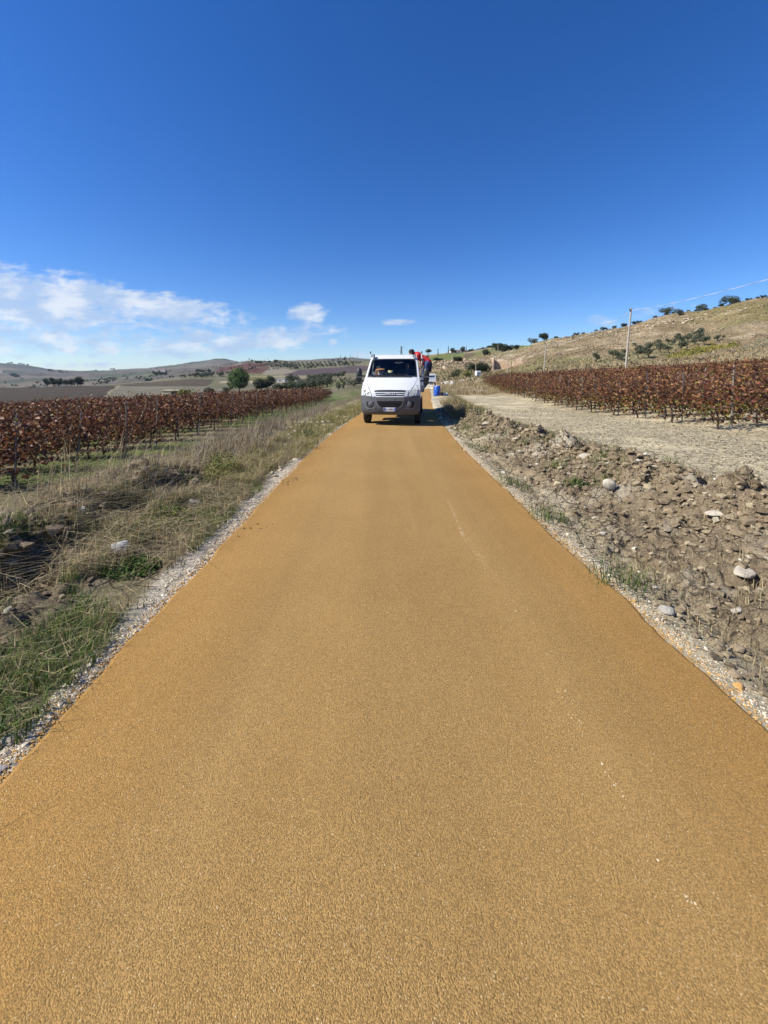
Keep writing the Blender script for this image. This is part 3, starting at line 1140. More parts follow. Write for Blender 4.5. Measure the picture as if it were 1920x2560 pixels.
# ------------------------------------------------------------------ trees and bushes
def crown(blobs, n, leaf, cols, w, up=.35, hollow=.55):
    """Leaf faces spread through overlapping ellipsoids, denser near their skins."""
    vol = np.array([b[1][0] * b[1][1] * b[1][2] for b in blobs]) ** .67
    k = RNG.choice(len(blobs), n, p=vol / vol.sum())
    c = np.array([b[0] for b in blobs])[k]
    r = np.array([b[1] for b in blobs])[k]
    d = RNG.normal(size=(n, 3))
    d /= np.linalg.norm(d, axis=1, keepdims=True)
    q = (hollow + (1 - hollow) * RNG.random(n) ** .6)[:, None] * RNG.normal(1, .09, (n, 1))
    P = c + d * r * q
    nr = d + RNG.normal(0, .55, (n, 3))
    nr[:, 2] += up
    keep = vnoise(P[:, 0] / (leaf * 4) + 50, (P[:, 1] + P[:, 2] * 1.3) / (leaf * 4) + 50, int(RNG.integers(0, 999))) > .30
    C = pick(cols, w, n, .45)
    return leaf_cloud(P[keep], RNG.uniform(.7, 1.35, n)[keep] * leaf, C[keep], nr[keep], .25)


def blob_set(n, R, h0, h1, rr):
    out = []
    for i in range(n):
        a, q = random.uniform(0, 2 * math.pi), R * math.sqrt(random.random()) * .75
        z = random.uniform(h0, h1)
        s = rr * random.uniform(.7, 1.15)
        out.append(((q * math.cos(a), q * math.sin(a), z), (s, s, s * random.uniform(.7, .95))))
    return out


def limbs(h, r, spread, n=4):
    b = MB()
    b.tube([(0, 0, -.3), (.05 * h, 0, h * .25), (.02 * h, .02 * h, h * .5)], [r, r * .8, r * .6], 8)
    for i in range(n):
        a = 2 * math.pi * i / n + random.random()
        b.tube([(.02 * h, .02 * h, h * .42), (spread * .4 * math.cos(a), spread * .4 * math.sin(a), h * .62), (spread * .8 * math.cos(a), spread * .8 * math.sin(a), h * .85)], [r * .5, r * .35, r * .12], 6)
    return b


def tree_proto(name, label, cat, blobs, n, leaf, cols, w, trunk, mat=None, group=None, hollow=.55):
    t = thing(name, label, cat, group=group)
    V, F, C = crown(blobs, n, leaf, cols, w, hollow=hollow)
    link('crown', np_mesh('crown', V, F, crown_mat, C), t)
    if trunk is not None:
        part('trunk', trunk, bark, t, 50)
    return t


OLIVE = [(.105, .115, .065), (.07, .085, .045), (.15, .155, .10), (.05, .06, .032)]
DARK = [(.030, .042, .020), (.045, .058, .026), (.065, .078, .032), (.022, .030, .015)]
PINE = [(.055, .10, .025), (.085, .145, .035), (.12, .18, .045), (.03, .055, .016)]
SHRUB = [(.06, .075, .035), (.09, .105, .045), (.04, .05, .026)]
YEL = [(.22, .21, .03), (.15, .165, .03), (.09, .12, .03)]


def proto_set(name, k, fn):
    return [fn(i) for i in range(k)]


USED = set()


def grow(protos, c, v, size, label, group=None, y=None, name=None, sink=.05):
    """Stand a copy (or the first original) of a tree at the spot seen at column c, row v; SIZE is its height in metres."""
    p = place(c, v) if y is None else Vector((col_u(c, v) * y, y, float(H(col_u(c, v) * y, y))))
    src = random.choice(protos)
    hgt = src['height_m']
    if src.name not in USED:
        USED.add(src.name)
        o = src
        o.location, o.rotation_euler = p - Vector((0, 0, sink)), (0, 0, random.uniform(0, 6.28))
        s = size / hgt
        o.scale = (s, s, s)
        o['label'] = label
        if group:
            o['group'] = group
        elif 'group' in o:
            del o['group']
    else:
        o = dup(src, p - Vector((0, 0, sink)), random.uniform(0, 6.28), size / hgt, label, group)
        if not group and 'group' in o:
            del o['group']
    return o


def build_trees():
    def P(name, cat, blobs, n, leaf, cols, w, trunk, h, hollow=.55):
        t = tree_proto(name, 'x', cat, blobs, n, leaf, cols, w, trunk, hollow=hollow)
        t['height_m'] = h
        return t
    olive = [P('olive_tree', 'olive tree', blob_set(6, 1.5, 1.6, 3.0, 1.0), 950, .26, OLIVE, [4, 3, 2, 2], limbs(2.8, .22, 1.5), 3.9) for _ in range(4)]
    bush = [P('shrub', 'shrub', blob_set(7, 1.5, .5, 1.5, .85), 1100, .20, SHRUB, [4, 2, 3], limbs(1.6, .09, 1.1), 2.3) for _ in range(4)]
    darkbush = [P('evergreen_bush', 'bush', blob_set(9, 2.2, .6, 2.2, 1.2), 2600, .24, DARK, [4, 3, 1.5, 3], limbs(2.2, .14, 1.7), 3.4) for _ in range(3)]
    darktree = [P('dark_tree', 'tree', blob_set(9, 2.2, 2.3, 5.4, 1.5), 2300, .36, DARK, [4, 3, 1, 3], limbs(5, .26, 1.8), 7.0) for _ in range(4)]
    pine = [P('round_pine', 'pine tree', [((0, 0, 4.3), (3.3, 3.3, 3.2)), ((1.2, 0, 5.2), (2.2, 2.2, 2.2)), ((-1.5, .5, 4.6), (2.2, 2.2, 2.2)), ((.3, -1.4, 3.4), (2.6, 2.2, 2.2)), ((-.4, 0, 6.2), (1.9, 1.9, 1.5)), ((1.8, -.6, 3.0), (1.9, 1.9, 1.7)), ((-1.9, -.6, 2.9), (1.8, 1.8, 1.7))], 9000, .30, PINE, [4, 4, 2.4, 2.5], limbs(5, .3, 2), 7.9, .7)]
    cyp = [P('cypress', 'cypress tree', [((0, 0, 1.8 + i * 1.1), (.75 - .06 * i, .75 - .06 * i, 1.1)) for i in range(7)], 900, .3, DARK, [4, 3, .6, 3], MB().tube([(0, 0, -.3), (0, 0, 3)], [.15, .08], 6), 9.6) for _ in range(2)]
    umb = [P('umbrella_pine', 'pine tree', [((0, 0, 8.0), (3.6, 3.6, 1.7)), ((1.6, .3, 7.6), (2.4, 2.4, 1.5)), ((-1.8, 0, 7.4), (2.3, 2.3, 1.4)), ((0, 0, 9.0), (2.0, 2.0, .9))], 1800, .40, DARK, [4, 4, 2, 2], limbs(8, .3, 2.2), 9.9)]
    young = [P('young_tree', 'young tree', blob_set(4, .5, .7, 1.5, .5), 260, .20, OLIVE, [4, 4, 1, 3], MB().tube([(0, 0, -.2), (0, 0, .9)], [.06, .03], 6), 2.0) for _ in range(3)]
    yel = [P('yellow_bush', 'bush', blob_set(6, 1.6, .5, 1.6, .8), 1000, .22, YEL, [4, 3, 3], limbs(1.5, .08, 1), 2.3)]
    for fam in (olive, bush, darkbush, darktree, pine, cyp, umb, young, yel):
        for o in fam:
            o['seen'] = 0
    # round pine beyond the lower vineyard, and what stands near it
    grow(pine, 597, 984, 10.8, 'big round dark green pine standing alone beyond the lower vineyard', y=178)
    grow(yel, 470, 986, 4.2, 'yellow-green bush at the far edge of the lower vineyard', y=125)
    grow(darkbush, 440, 986, 3.4, 'low dark bush just left of the yellow-green bush', y=128)
    grow(bush, 521, 985, 3.4, 'small grey-green bush between yellow-green bush and round pine', y=160)
    grow(bush, 566, 984, 3.2, 'grey-green bush at the foot of the round pine', y=166)
    grow(darkbush, 654, 976, 6.2, 'wide olive-green bush just right of the round pine')
    grow(darkbush, 668, 972, 5.4, 'second olive-green bush leaning on the wide one, right of the round pine')
    grow(darktree, 681, 966, 6.0, 'small dark tree beside the bushes right of the round pine')
    grow(bush, 733, 957, 5.0, 'reddish-green bush left of the pale track in the valley')
    grow(bush, 723, 951, 6., 'bare-looking small tree in the valley field above the track')
    grow(bush, 742, 953, 5., 'small bush beside the far field track in the valley')
    grow(bush, 676, 953, 5., 'round bush at the corner of the green vine field')
    # clump of dark trees on the ploughed knoll
    for i, (c, v, s) in enumerate([(119, 962, 8.2), (134, 962, 8.6), (147, 963, 7.8), (165, 963, 7.2), (178, 962, 7.8), (193, 962, 9.0), (201, 962, 7.0)]):
        grow(darktree, c, v, s, ['leftmost wide dark tree of the clump on the ploughed knoll', 'tallest tree in the left half of the knoll clump', 'dark tree on the left side of the gap in the knoll clump', 'dark tree on the right side of the gap in the knoll clump', 'middle dark tree in the right half of the knoll clump',
                                       'pointed tallest dark tree of the clump on the ploughed knoll', 'rightmost low dark tree of the clump on the ploughed knoll'][i], 'clump of dark trees on the ploughed knoll', y=352)
    # olive rows in the valley left of the van
    g = 'olive trees in rows in the valley'
    for r in range(7):
        for k in range(11):
            c, v = 690 + r * 14 + k * 11.5 + random.uniform(-2, 2), 983 - r * 1.2 - k * (2.75 - r * .10) + random.uniform(-.6, .6)
            if c < 835 - r * 1 and v > 948:
                grow(olive, c, v, random.uniform(2.8, 3.8), 'grey-green olive tree in the rows sloping down into the valley', g)
    for k in range(26):
        grow(olive, 770 + k * 3.6 + random.uniform(-2, 2), 951 - k * .35 + random.uniform(-2, 3), random.uniform(3.2, 4.6), 'olive tree in the grove near the cream farmhouse', 'olive trees by the cream farmhouse')
    for k in range(34):
        c = 838 + random.uniform(0, 55)
        v = 954 + (k % 6) * 4.2 + random.uniform(-1, 1) - (c - 838) * .12
        grow(young, c, v, random.uniform(1.1, 1.7), 'young dark sapling planted on the grassy slope behind the truck', 'saplings on the slope behind the truck')
    for k in range(46):
        c = 452 + random.uniform(0, 132)
        grow(olive, c, 945 - (c - 452) * .055 + random.uniform(-3.5, 3), random.uniform(4.5, 6.5), 'dark olive tree in the long grove band across the valley', 'olive trees in the grove band')
    for k in range(40):
        c = 676 + random.uniform(0, 70)
        grow(olive, c, 914 + random.uniform(-4, 10), random.uniform(5, 7.5), 'scrubby olive tree beside the red vine hillside', 'scrubby olives on the far hillside')
    for k in range(13):
        for j in range(4):
            grow(olive, 745 + k * 11 + j * 2, 909.5 + j * 3.2 - k * .25 + random.uniform(-.6, .6), random.uniform(4.6, 6), 'olive tree in the combed rows on the far hilltop', 'olive rows on the far hilltop')
    for k in range(9):
        grow(darktree, 829 + k * 4.4 + random.uniform(-1, 1), 902.0 + random.uniform(-.6, .6), random.uniform(9, 13), 'dark tree in the small wood on the far hilltop', 'small wood on the far hilltop')
    # trees dotted along the far skylines
    for c, v, s in [(20, 910, 12), (27, 909, 14), (48, 911, 12), (54, 911, 11), (60, 912, 10), (70, 914, 12), (124, 928, 12), (131, 929, 10), (149, 931, 12), (155, 932, 8), (168, 933, 6), (36, 942, 14), (42, 943, 12), (214, 931, 10), (240, 927, 9)]:
        grow(darkbush, c, v, s, 'dark tree dotted along the far left hill line', 'trees along the far left hill line')
    for c, v, s in [(390, 939, 9), (400, 938, 10), (412, 938, 8), (494, 930, 8), (506, 931, 7), (521, 931, 7), (644, 909, 8), (653, 909, 7), (673, 908, 8), (690, 907, 9)]:
        grow(darkbush, c, v, s, 'small dark tree on the slope around the red vine hillside', 'trees around the red vine hillside')
    # right-hand ridge and slope
    grow(umb, 1071, 889, 10.5, 'umbrella-shaped pine on the skyline behind the man in red', y=455)
    grow(darkbush, 1064, 891, 5, 'dark bush under the umbrella-shaped pine', y=450)
    grow(cyp, 1095, 887, 10, 'lone thin cypress on the skyline right of the umbrella pine', y=500)
    grow(cyp, 1121, 884, 11, 'tall thin cypress left of the villa on the ridge', y=560)
    grow(cyp, 1166, 879.5, 10, 'cypress just right of the villa on the ridge', y=600)
    grow(darktree, 1131, 883, 9, 'dark tree at the left corner of the villa', y=590)
    grow(darktree, 1136, 882, 7, 'low dark tree beside the left corner of the villa', y=585)
    grow(darktree, 1157, 880, 11, 'round dark tree over the right end of the villa', y=590)
    for i in range(15):
        c = 1172 + i * 5.6 + random.uniform(-1, 1)
        grow(darkbush, c, 879.5 - i * .95, random.uniform(3.5, 6), 'round dark tree in the line along the ridge beyond the villa', 'line of trees along the ridge', y=560 - i * 8)
    grow(darkbush, 1240, 869, 7, 'broad dark bush on the skyline right of the tree line', y=410)
    for c, v, s, y in [(1252, 868, 4, 400), (1249, 876, 6, 330), (1256, 874, 7, 320), (1270, 872, 5, 320), (1290, 871, 4.6, 310), (1215, 880, 4.5, 320), (1218, 887, 4, 280)]:
        grow(darkbush, c, v, s, 'low dark bush on the ridge above the ruin', 'low bushes on the ridge above the ruin', y=y)
    grow(bush, 1335, 863, 5.4, 'round grey-green bush on the skyline left of the leaning bush', y=262)
    grow(darkbush, 1361, 860, 6.0, 'tall leaning dark bush on the skyline behind the third pole', y=252)
    for i, c in enumerate(np.arange(1385, 1925, 15)):
        vv = float(np.interp(c, [1383, 1436, 1540, 1661, 1721, 1812, 1920], [850, 841, 818, 794, 781, 765, 739]))
        if random.random() < .70:
            grow(darkbush, c + random.uniform(-6, 6), vv + 1, random.uniform(1.3, 2.9) * (1.0 if c < 1600 else .7), 'low dark scrub bush on the crest of the dry hillside', 'scrub along the crest of the dry hill', y=float(np.interp(c, [1383, 1540, 1721, 1920], [246, 233, 214, 198])))
    grow(bush, 1665, 791, 4.8, 'spiky grey bush on the crest right of the nearest pole', y=218)
    grow(bush, 1756, 777, 4.2, 'grey bush on the crest midway to the frame edge', y=207)
    grow(bush, 1823, 764, 5.0, 'large round grey-green bush on the crest near the wire', y=203)
    grow(bush, 1833, 766, 3.6, 'smaller bush touching the large round crest bush', y=200)
    grow(bush, 1697, 795, 3.4, 'grey bush just below the crest of the dry hill', y=205)
    grow(darkbush, 1144, 905, 3.9, 'big solitary dark bush on the rocky slope left of the ruin', y=208)
    grow(darkbush, 1187, 938, 3.9, 'big dark bush behind the two short poles', y=128)
    grow(darkbush, 1201, 938, 3.2, 'second dark bush beside the short poles', y=132)
    grow(bush, 1217, 936, 3.6, 'lighter green bush just left of the ruined house', y=140)
    grow(bush, 1133, 949, 2.4, 'grey-green shrub beside the white track', y=98)
    grow(yel, 1167, 944, 2.0, 'yellow-green bush where the white track bends', y=104)
    grow(darkbush, 1090, 902, 3.0, 'dark bush under the lone cypress on the green slope', y=250)
    grow(darkbush, 1100, 900, 2.6, 'low bush right below the lone cypress', y=252)
    ol = [(1491, 905, 3.1), (1533, 897, 3.0), (1546, 901, 3.0), (1555, 903, 2.4), (1595, 898, 3.6), (1592, 884, 3.0), (1598, 881, 2.6), (1601, 876, 2.2), (1622, 896, 3.9), (1622, 877, 3.4), (1626, 873, 2.6), (1651, 881, 3.8), (1649, 863, 3.0), (1635, 866, 1.8), (1671, 883, 3.0), (1671, 861, 2.6), (1687, 863, 3.0), (1691, 852, 3.4), (1700, 860, 3.6), (1703, 875, 4.0), (1719, 856, 4.0), (1724, 842, 2.0), (1739, 863, 4.0), (1745, 848, 5.2), (1747, 855, 4.2), (1759, 863, 3.6), (1771, 853, 2.2), (1793, 855, 3.0), (1808, 846, 1.4), (1560, 890, 2.4), (1586, 866, 1.8), (1538, 889, 2.2)]
    for c, v, s in ol:
        grow(olive, c, v, s * .88, 'grey-green olive tree on the pale terrace of the dry hillside', 'olive trees on the dry hillside')
    # yellow vine patch: small plants on the terrace, nobody could count them
    Pp, S, C = [], [], []
    poly = np.array([(1655, 897), (1720, 872), (1780, 864), (1855, 862), (1860, 866), (1800, 874), (1720, 893)])
    while len(Pp) < 420:
        c, v = random.uniform(1655, 1860), random.uniform(862, 897)
        if pip(poly.tolist(), np.array([c]), np.array([v]))[0]:
            p = place(c, v)
            for _ in range(7):
                Pp.append((p.x + random.gauss(0, .35), p.y + random.gauss(0, .35), p.z + random.uniform(.1, .9)))
    V, F, C = leaf_cloud(Pp, RNG.uniform(.3, .6, len(Pp)), pick([(.24, .21, .025), (.16, .16, .03), (.12, .10, .03)], [4, 3, 1], len(Pp)))
    stuff(link('yellow_vines', np_mesh('yellow_vines', V, F, crown_mat, C)))
    # dry tussocks and boulders roughen the hill
    Pp, hs_, C = [], [], []
    for _ in range(26000):
        y = 66 + 175 * random.random() ** 1.3
        u = random.uniform(.06, 1.06)
        Pp.append((u * y, y))
        hs_.append(random.uniform(.08, .30) * (1 + y / 200))
    n = len(Pp)
    blade_stuff('hill_tussocks', Pp, hs_, RNG.normal(0, .3, (n, 2)), np.array(hs_) * .8, pick([(.30, .225, .115), (.23, .17, .09), (.16, .14, .06), (.36, .29, .17)], [4, 3, 2, 2], n), straw_mat, .2)
    Pp, C = [], []
    for _ in range(900):
        y = 72 + 170 * random.random() ** .9
        u = random.uniform(.05, 1.06)
        x0, y0 = u * y, y
        if float(fbm(x0 / 18, y0 / 18, 131, 3)) < .5:
            continue
        z0, R_ = float(H(x0, y0)), random.uniform(.15, .55)
        for _k in range(12):
            Pp.append((x0 + random.gauss(0, R_), y0 + random.gauss(0, R_), z0 + abs(random.gauss(0, R_ * .6))))
    n = len(Pp)
    V, F, C = leaf_cloud(Pp, RNG.uniform(.18, .42, n), pick([(.075, .072, .036), (.12, .095, .05), (.16, .12, .065)], [3, 3, 2], n))
    stuff(link('hill_scrub', np_mesh('hill_scrub', V, F, crown_mat, C)))
    Pp, C = [], []
    for _ in range(520):
        y = 700 * math.exp(random.random() * 1.35)
        u = random.uniform(-1.0, -.05)
        x0 = u * y
        if float(fbm(x0 / 160, y / 160, 137, 3)) < .52:
            continue
        z0, R_ = float(H(x0, y)), random.uniform(1.5, 4.0)
        for _k in range(10):
            Pp.append((x0 + random.gauss(0, R_ * 1.6), y + random.gauss(0, R_), z0 + abs(random.gauss(0, R_ * .8))))
    n = len(Pp)
    V, F, C = leaf_cloud(Pp, RNG.uniform(2.5, 5, n), pick(DARK, [3, 3, 1, 3], n))
    stuff(link('far_thickets', np_mesh('far_thickets', V, F, crown_mat, C)))
    Pp, S, C = [], [], []
    for (c0, v0), (c1, v1), k, sz in [((1075, 916), (1190, 899), 70, .75), ((1190, 899), (1330, 868), 55, .6), ((1370, 858), (1600, 818), 80, .55), ((1600, 818), (1760, 796), 70, .6), ((1760, 790), (1910, 768), 40, .45), ((1130, 925), (1260, 912), 20, .4)]:
        for _ in range(k):
            t = random.random()
            p = place(c0 + (c1 - c0) * t + random.gauss(0, 5), v0 + (v1 - v0) * t + random.gauss(0, 4.5))
            Pp.append((p.x, p.y))
            S.append(sz * random.uniform(.4, 1.4))
            C.append(random.choice([(.40, .31, .20), (.45, .37, .26), (.33, .25, .16)]))
    lumps('hill_boulders', Pp, S, C, pebble_mat, .65, on=H)
    for fam in (olive, bush, darkbush, darktree, pine, cyp, umb, young, yel):
        for o in fam:
            for key in ('seen', 'height_m'):
                if key in o:
                    del o[key]
            if o['label'] == 'x':
                for ch in list(o.children):
                    bpy.data.objects.remove(ch)
                bpy.data.objects.remove(o)
    for o in COL.objects:
        if 'height_m' in o:
            del o['height_m']
        if 'seen' in o:
            del o['seen']


build_trees()


# ------------------------------------------------------------------ verges: grass, stalks, stones, clods
def scatter(n, dfun, y0, y1, pw=1.6):
    """n spots with the offset from the road centre drawn by dfun(y), denser towards the camera."""
    ys = y0 + (y1 - y0) * RNG.random(n) ** pw
    ds = np.array([dfun(y) for y in ys])
    return np.stack([xc(ys) + ds, ys], 1)


def patchy(P, s, thr, seed):
    return P[fbm(P[:, 0] / s, P[:, 1] / s, seed, 3) > thr]


def build_verges():
    U = random.uniform
    GREEN = [(.075, .125, .022), (.11, .16, .03), (.045, .085, .018), (.19, .19, .06), (.30, .26, .12)]
    STRAW = [(.36, .29, .16), (.46, .38, .22), (.27, .20, .10), (.20, .15, .09)]

    def wl(y):
        return float(np.interp(y, WLY, WLX))

    def lay(name, P, h, spread, w, cols, wt, mat, bend, drift=(0, 0)):
        n = len(P)
        hh = RNG.uniform(h[0], h[1], n)
        return blade_stuff(name, P, hh, RNG.normal(0, spread, (n, 2)) + np.array(drift), RNG.uniform(w[0], w[1], n), pick(cols, wt, n), mat, bend)
    # left, close to the camera: rank green grass with straw through it
    P = patchy(scatter(40000, lambda y: -U(HALF + .75 * wl(y), 3.5), .8, 6.0, 1.25), .40, .54, 101)
    lay('verge_grass', P, (.03, .18), .80, (.003, .007), GREEN + [(.36, .30, .17)], [3, 3, 3.4, 2.6, 2.4, 2], grass_mat, .55, (-.08, .0))
    P = patchy(scatter(42000, lambda y: -U(1.85, 4.8), .9, 10, 1.3), .5, .46, 103)
    lay('straw_litter', P, (.08, .30), 1.1, (.003, .006), STRAW, [4, 3, 3, 2], straw_mat, .85, (.3, -.1))
    # yellow-green roadside grass further on
    P = patchy(scatter(26000, lambda y: -U(1.66 + .35 * (y < 8), 2.9), 6., 52, 1.5), .9, .40, 105)
    lay('roadside_grass', P, (.08, .26), .5, (.006, .014), [(.21, .19, .055), (.30, .255, .10), (.13, .14, .035), (.38, .31, .16)], [3, 5, 1.4, 4], grass_mat, .4)
    # tall dry stalks on the bank
    P = patchy(scatter(5200, lambda y: -U(2.5, 5.8), 4.8, 46, 1.5), 1.2, .44, 107)
    lay('dry_stalks', P, (.12, .55), .55, (.004, .009), STRAW + [(.29, .26, .20)], [4, 3, 3, 3, 4], straw_mat, .25, (.14, 0))
    P = patchy(scatter(900, lambda y: -U(3.4, 6.0), 4.2, 14, 1.2), .9, .45, 109)
    lay('tall_straw', P, (.45, .95), .35, (.004, .008), STRAW, [5, 5, 1, 1], straw_mat, .3, (.25, 0))
    # bushy grey weeds: branching stalks
    B = patchy(scatter(560, lambda y: -U(2.6, 5.4), 7.5, 40, 1.4), 1.5, .45, 111)
    Pn = np.repeat(B, 26, 0) + RNG.normal(0, .10, (len(B) * 26, 2))
    lay('branching_weeds', Pn, (.20, .62), .45, (.004, .009), [(.30, .25, .17), (.22, .17, .11), (.16, .11, .075), (.42, .36, .26)], [4, 4, 3, 2], straw_mat, .15, (.08, 0))
    # short growth on the vineyard floor
    P = scatter(60000, lambda y: -U(5.2, 24), 5, 36, 1.6)
    P = P[np.abs(P[:, 0]) < P[:, 1] * 1.06 + .5]
    P = patchy(P, 2.2, .44, 41)
    lay('field_weeds', P, (.02, .07), .8, (.010, .022), [(.10, .14, .03), (.15, .17, .045), (.20, .18, .08)], [4, 3, 2], grass_mat, .6)
    # right-hand bank: sparse tufts
    tuft = [(2.35, 13.2), (2.5, 12.4), (2.3, 11.0), (2.7, 10.2), (3.0, 9.0), (3.6, 8.6), (3.9, 7.6), (2.9, 7.0), (3.5, 6.6), (3.3, 6.1), (4.1, 6.0), (4.4, 4.4), (4.3, 4.0), (4.5, 4.6), (1.95, 6.2), (1.9, 4.7), (1.85, 3.3), (2.4, 14.5), (2.6, 15.5), (3.0, 13.4), (3.4, 11.6), (3.7, 10.4), (4.0, 9.2), (2.1, 9.5), (2.15, 12.2)]
    Pn = []
    for x, y in tuft:
        k = 130 if y < 9 else 170
        s = .13 if y < 9 else .26
        Pn.append(np.array([[x + (xc(y) if y > 9 else 0), y]]) + RNG.normal(0, s, (k, 2)))
    Pn = np.concatenate(Pn)
    lay('bank_tufts', Pn, (.06, .24), .6, (.004, .009), [(.05, .095, .022), (.09, .13, .03), (.17, .17, .06), (.30, .25, .13)], [4, 3, 2, 1], grass_mat, .45)
    P = patchy(scatter(9000, lambda y: U(1.9, 4.9), 2.0, 16, 1.2), .6, .50, 113)
    lay('bank_straw', P, (.05, .18), 1.2, (.003, .006), STRAW, [3, 2, 4, 3], straw_mat, .9)
    P = patchy(scatter(15000, lambda y: U(1.95, 3.9), 14.5, 48, 1.3), 1.1, .44, 115)
    qb = place(1100, 990, 20)
    P = P[~((np.abs(P[:, 0] - qb.x * P[:, 1] / qb.y) < 1.0) & (P[:, 1] > 24) & (P[:, 1] < qb.y + .6))]
    lay('right_verge_weeds', P, (.08, .40), .5, (.007, .016), STRAW + [(.17, .17, .05), (.10, .13, .035)], [4, 2, 4, 3, 3, 2], straw_mat, .3)
    ys = 40 + 26 * RNG.random(12000)
    xs = xc(ys) + 2.2 + (np.interp(ys, [40, 45, 62, 66], [7, 9.5, 12, 14]) - 2) * RNG.random(12000)
    Pm = patchy(np.stack([xs, ys], 1), 2.2, .42, 117)
    Pm = Pm[~((np.abs(Pm[:, 0] - np.interp(Pm[:, 1], [50, 56, 62, 74], [4.1, 4.8, 6.6, 10.5])) < 2.4) & (Pm[:, 1] > 49))]
    lay('hill_foot_weeds', Pm, (.2, .75), .4, (.015, .04), STRAW, [4, 3, 4, 2], straw_mat, .3)
    ys = 62 + 14 * RNG.random(7000)
    xs = 12 + (ys * 1.02 - 12) * RNG.random(7000)
    lay('field_edge_straw', np.stack([xs, ys], 1), (.3, .9), .35, (.03, .07), STRAW, [5, 4, 2, 1], straw_mat, .3)
    # gravel shoulders
    PEB = [(.60, .52, .38), (.68, .60, .47), (.50, .42, .30), (.38, .32, .23)]
    P = np.concatenate([scatter(40000, lambda y: -(HALF + .03 + wl(y) * U(0, 1.12) ** 1.1), .85, 13, 1.7), scatter(8500, lambda y: HALF + .03 + abs(random.gauss(0, .09)), 1.1, 16, 1.5)])
    n = len(P)
    lumps('gravel', P, RNG.uniform(.0022, .0056, n) * (1 + (RNG.random(n) < .012) * 2.6), pick(PEB, [4, 3, 3, 1], n, .2), pebble_mat, .75, fine=False)
    # clods of dug soil and loose stones
    P = np.concatenate([scatter(11000, lambda y: -U(2.3, 5.2), 1.0, 14, 1.4), ])
    n = len(P)
    lumps('soil_clods', P, .006 + .034 * RNG.random(n) ** 6, pick([(.17, .13, .085), (.22, .175, .115), (.12, .09, .06), (.30, .27, .2)], [4, 3, 3, .5], n), clod_mat, .75)
    P = scatter(30000, lambda y: U(1.78, float(ridge_d(y)) + .7), 1.2, 18, 1.35)
    n = len(P)
    lumps('bank_clods', P, .005 + .028 * RNG.random(n) ** 8, pick([(.225, .175, .108), (.28, .225, .145), (.17, .13, .08), (.46, .40, .31), (.54, .49, .40)], [5, 4, 3, .4, .25], n), clod_mat, .7)
    P = scatter(9500, lambda y: float(ridge_d(y)) + random.gauss(-.35, .42), 2.2, 19, 1.25)
    n = len(P)
    lumps('broken_earth', P, .008 + .050 * RNG.random(n) ** 4.2, pick([(.225, .172, .105), (.29, .235, .15), (.15, .112, .068), (.36, .31, .22)], [5, 3, 4, .6], n, .2), clod_mat, .75, sink=.15)
    P = scatter(6500, lambda y: min(-2.75, -3.7 + random.gauss(0, .6)), 1.8, 8, 1.1)
    n = len(P)
    lumps('heaped_earth', P, .010 + .06 * RNG.random(n) ** 3.2, pick([(.165, .125, .08), (.22, .17, .11), (.10, .075, .05)], [5, 3, 4], n, .25), clod_mat, .85, sink=.15)
    P = scatter(8000, lambda y: U(5.0, 9.0), 4, 24, 1.3)
    n = len(P)
    lumps('field_crumbs', P, .006 + .03 * RNG.random(n) ** 3, pick([(.30, .265, .175), (.24, .20, .13)], [3, 2], n), clod_mat, .6)
    P = scatter(340, lambda y: -U(1.8, 3.4), 6.5, 17, 1.2)
    n = len(P)
    lumps('verge_stones', P, RNG.uniform(.015, .065, n), pick([(.50, .44, .32), (.42, .36, .25), (.58, .52, .42)], [4, 4, 1], n), pebble_mat, .65)
    P = np.stack([RNG.uniform(0, 1, 420), RNG.uniform(0, 1, 420)], 1)
    P = np.stack([5.6 + 6.5 * P[:, 0], 47 + 13 * P[:, 1]], 1)
    lumps('heap_stones', P, RNG.uniform(.06, .22, 420), pick(PEB + [(.42, .36, .22)], [3, 2, 3, 1, 3], 420), pebble_mat, .7)


build_verges()


def rock_mesh(size, flat, seed, mat, name='rock'):
    bm = bmesh.new()
    bmesh.ops.create_icosphere(bm, subdivisions=3, radius=1)
    rg = np.random.default_rng(seed)
    planes = [(Vector(rg.normal(size=3)).normalized(), rg.uniform(.55, .85)) for _ in range(9)]
    for v in bm.verts:
        p = v.co.copy()
        for nrm, dd in planes:
            q = p.dot(nrm)
            if q > dd:
                p -= nrm * (q - dd) * .9
        k = 1 + .10 * (float(fbm(p.x * 2 + seed, p.y * 2 + p.z, seed, 3)) - .5)
        v.co = Vector((p.x * size[0], p.y * size[1], p.z * size[2] * flat)) * k
    me = bpy.data.meshes.new(name)
    bm.to_mesh(me)
    bm.free()
    me.materials.append(mat)
    me.polygons.foreach_set('use_smooth', np.ones(len(me.polygons), dtype=bool))
    me.set_sharp_from_angle(angle=rad(38))
    return me


def rock(px, py, size, label, mat, seed, flat=.7, rz=0., z=0.):
    """A single stone at the spot seen at a photograph pixel."""
    u, t = col_u(px, py), row_t(py)
    ys = np.linspace(.8, 30, 3000)
    gap = CAM_H - t * ys - G(u * ys, ys)
    y = ys[int(np.argmax(gap <= 0))]
    x = u * y
    o = link('rock', rock_mesh(size, flat, seed, mat), None, (x, y, float(G(x, y)) + size[2] * flat * .35 + z))
    o.rotation_euler = (random.uniform(-.2, .2), random.uniform(-.2, .2), rz)
    return tag(o, label, 'stone', 'single stones on the verges')


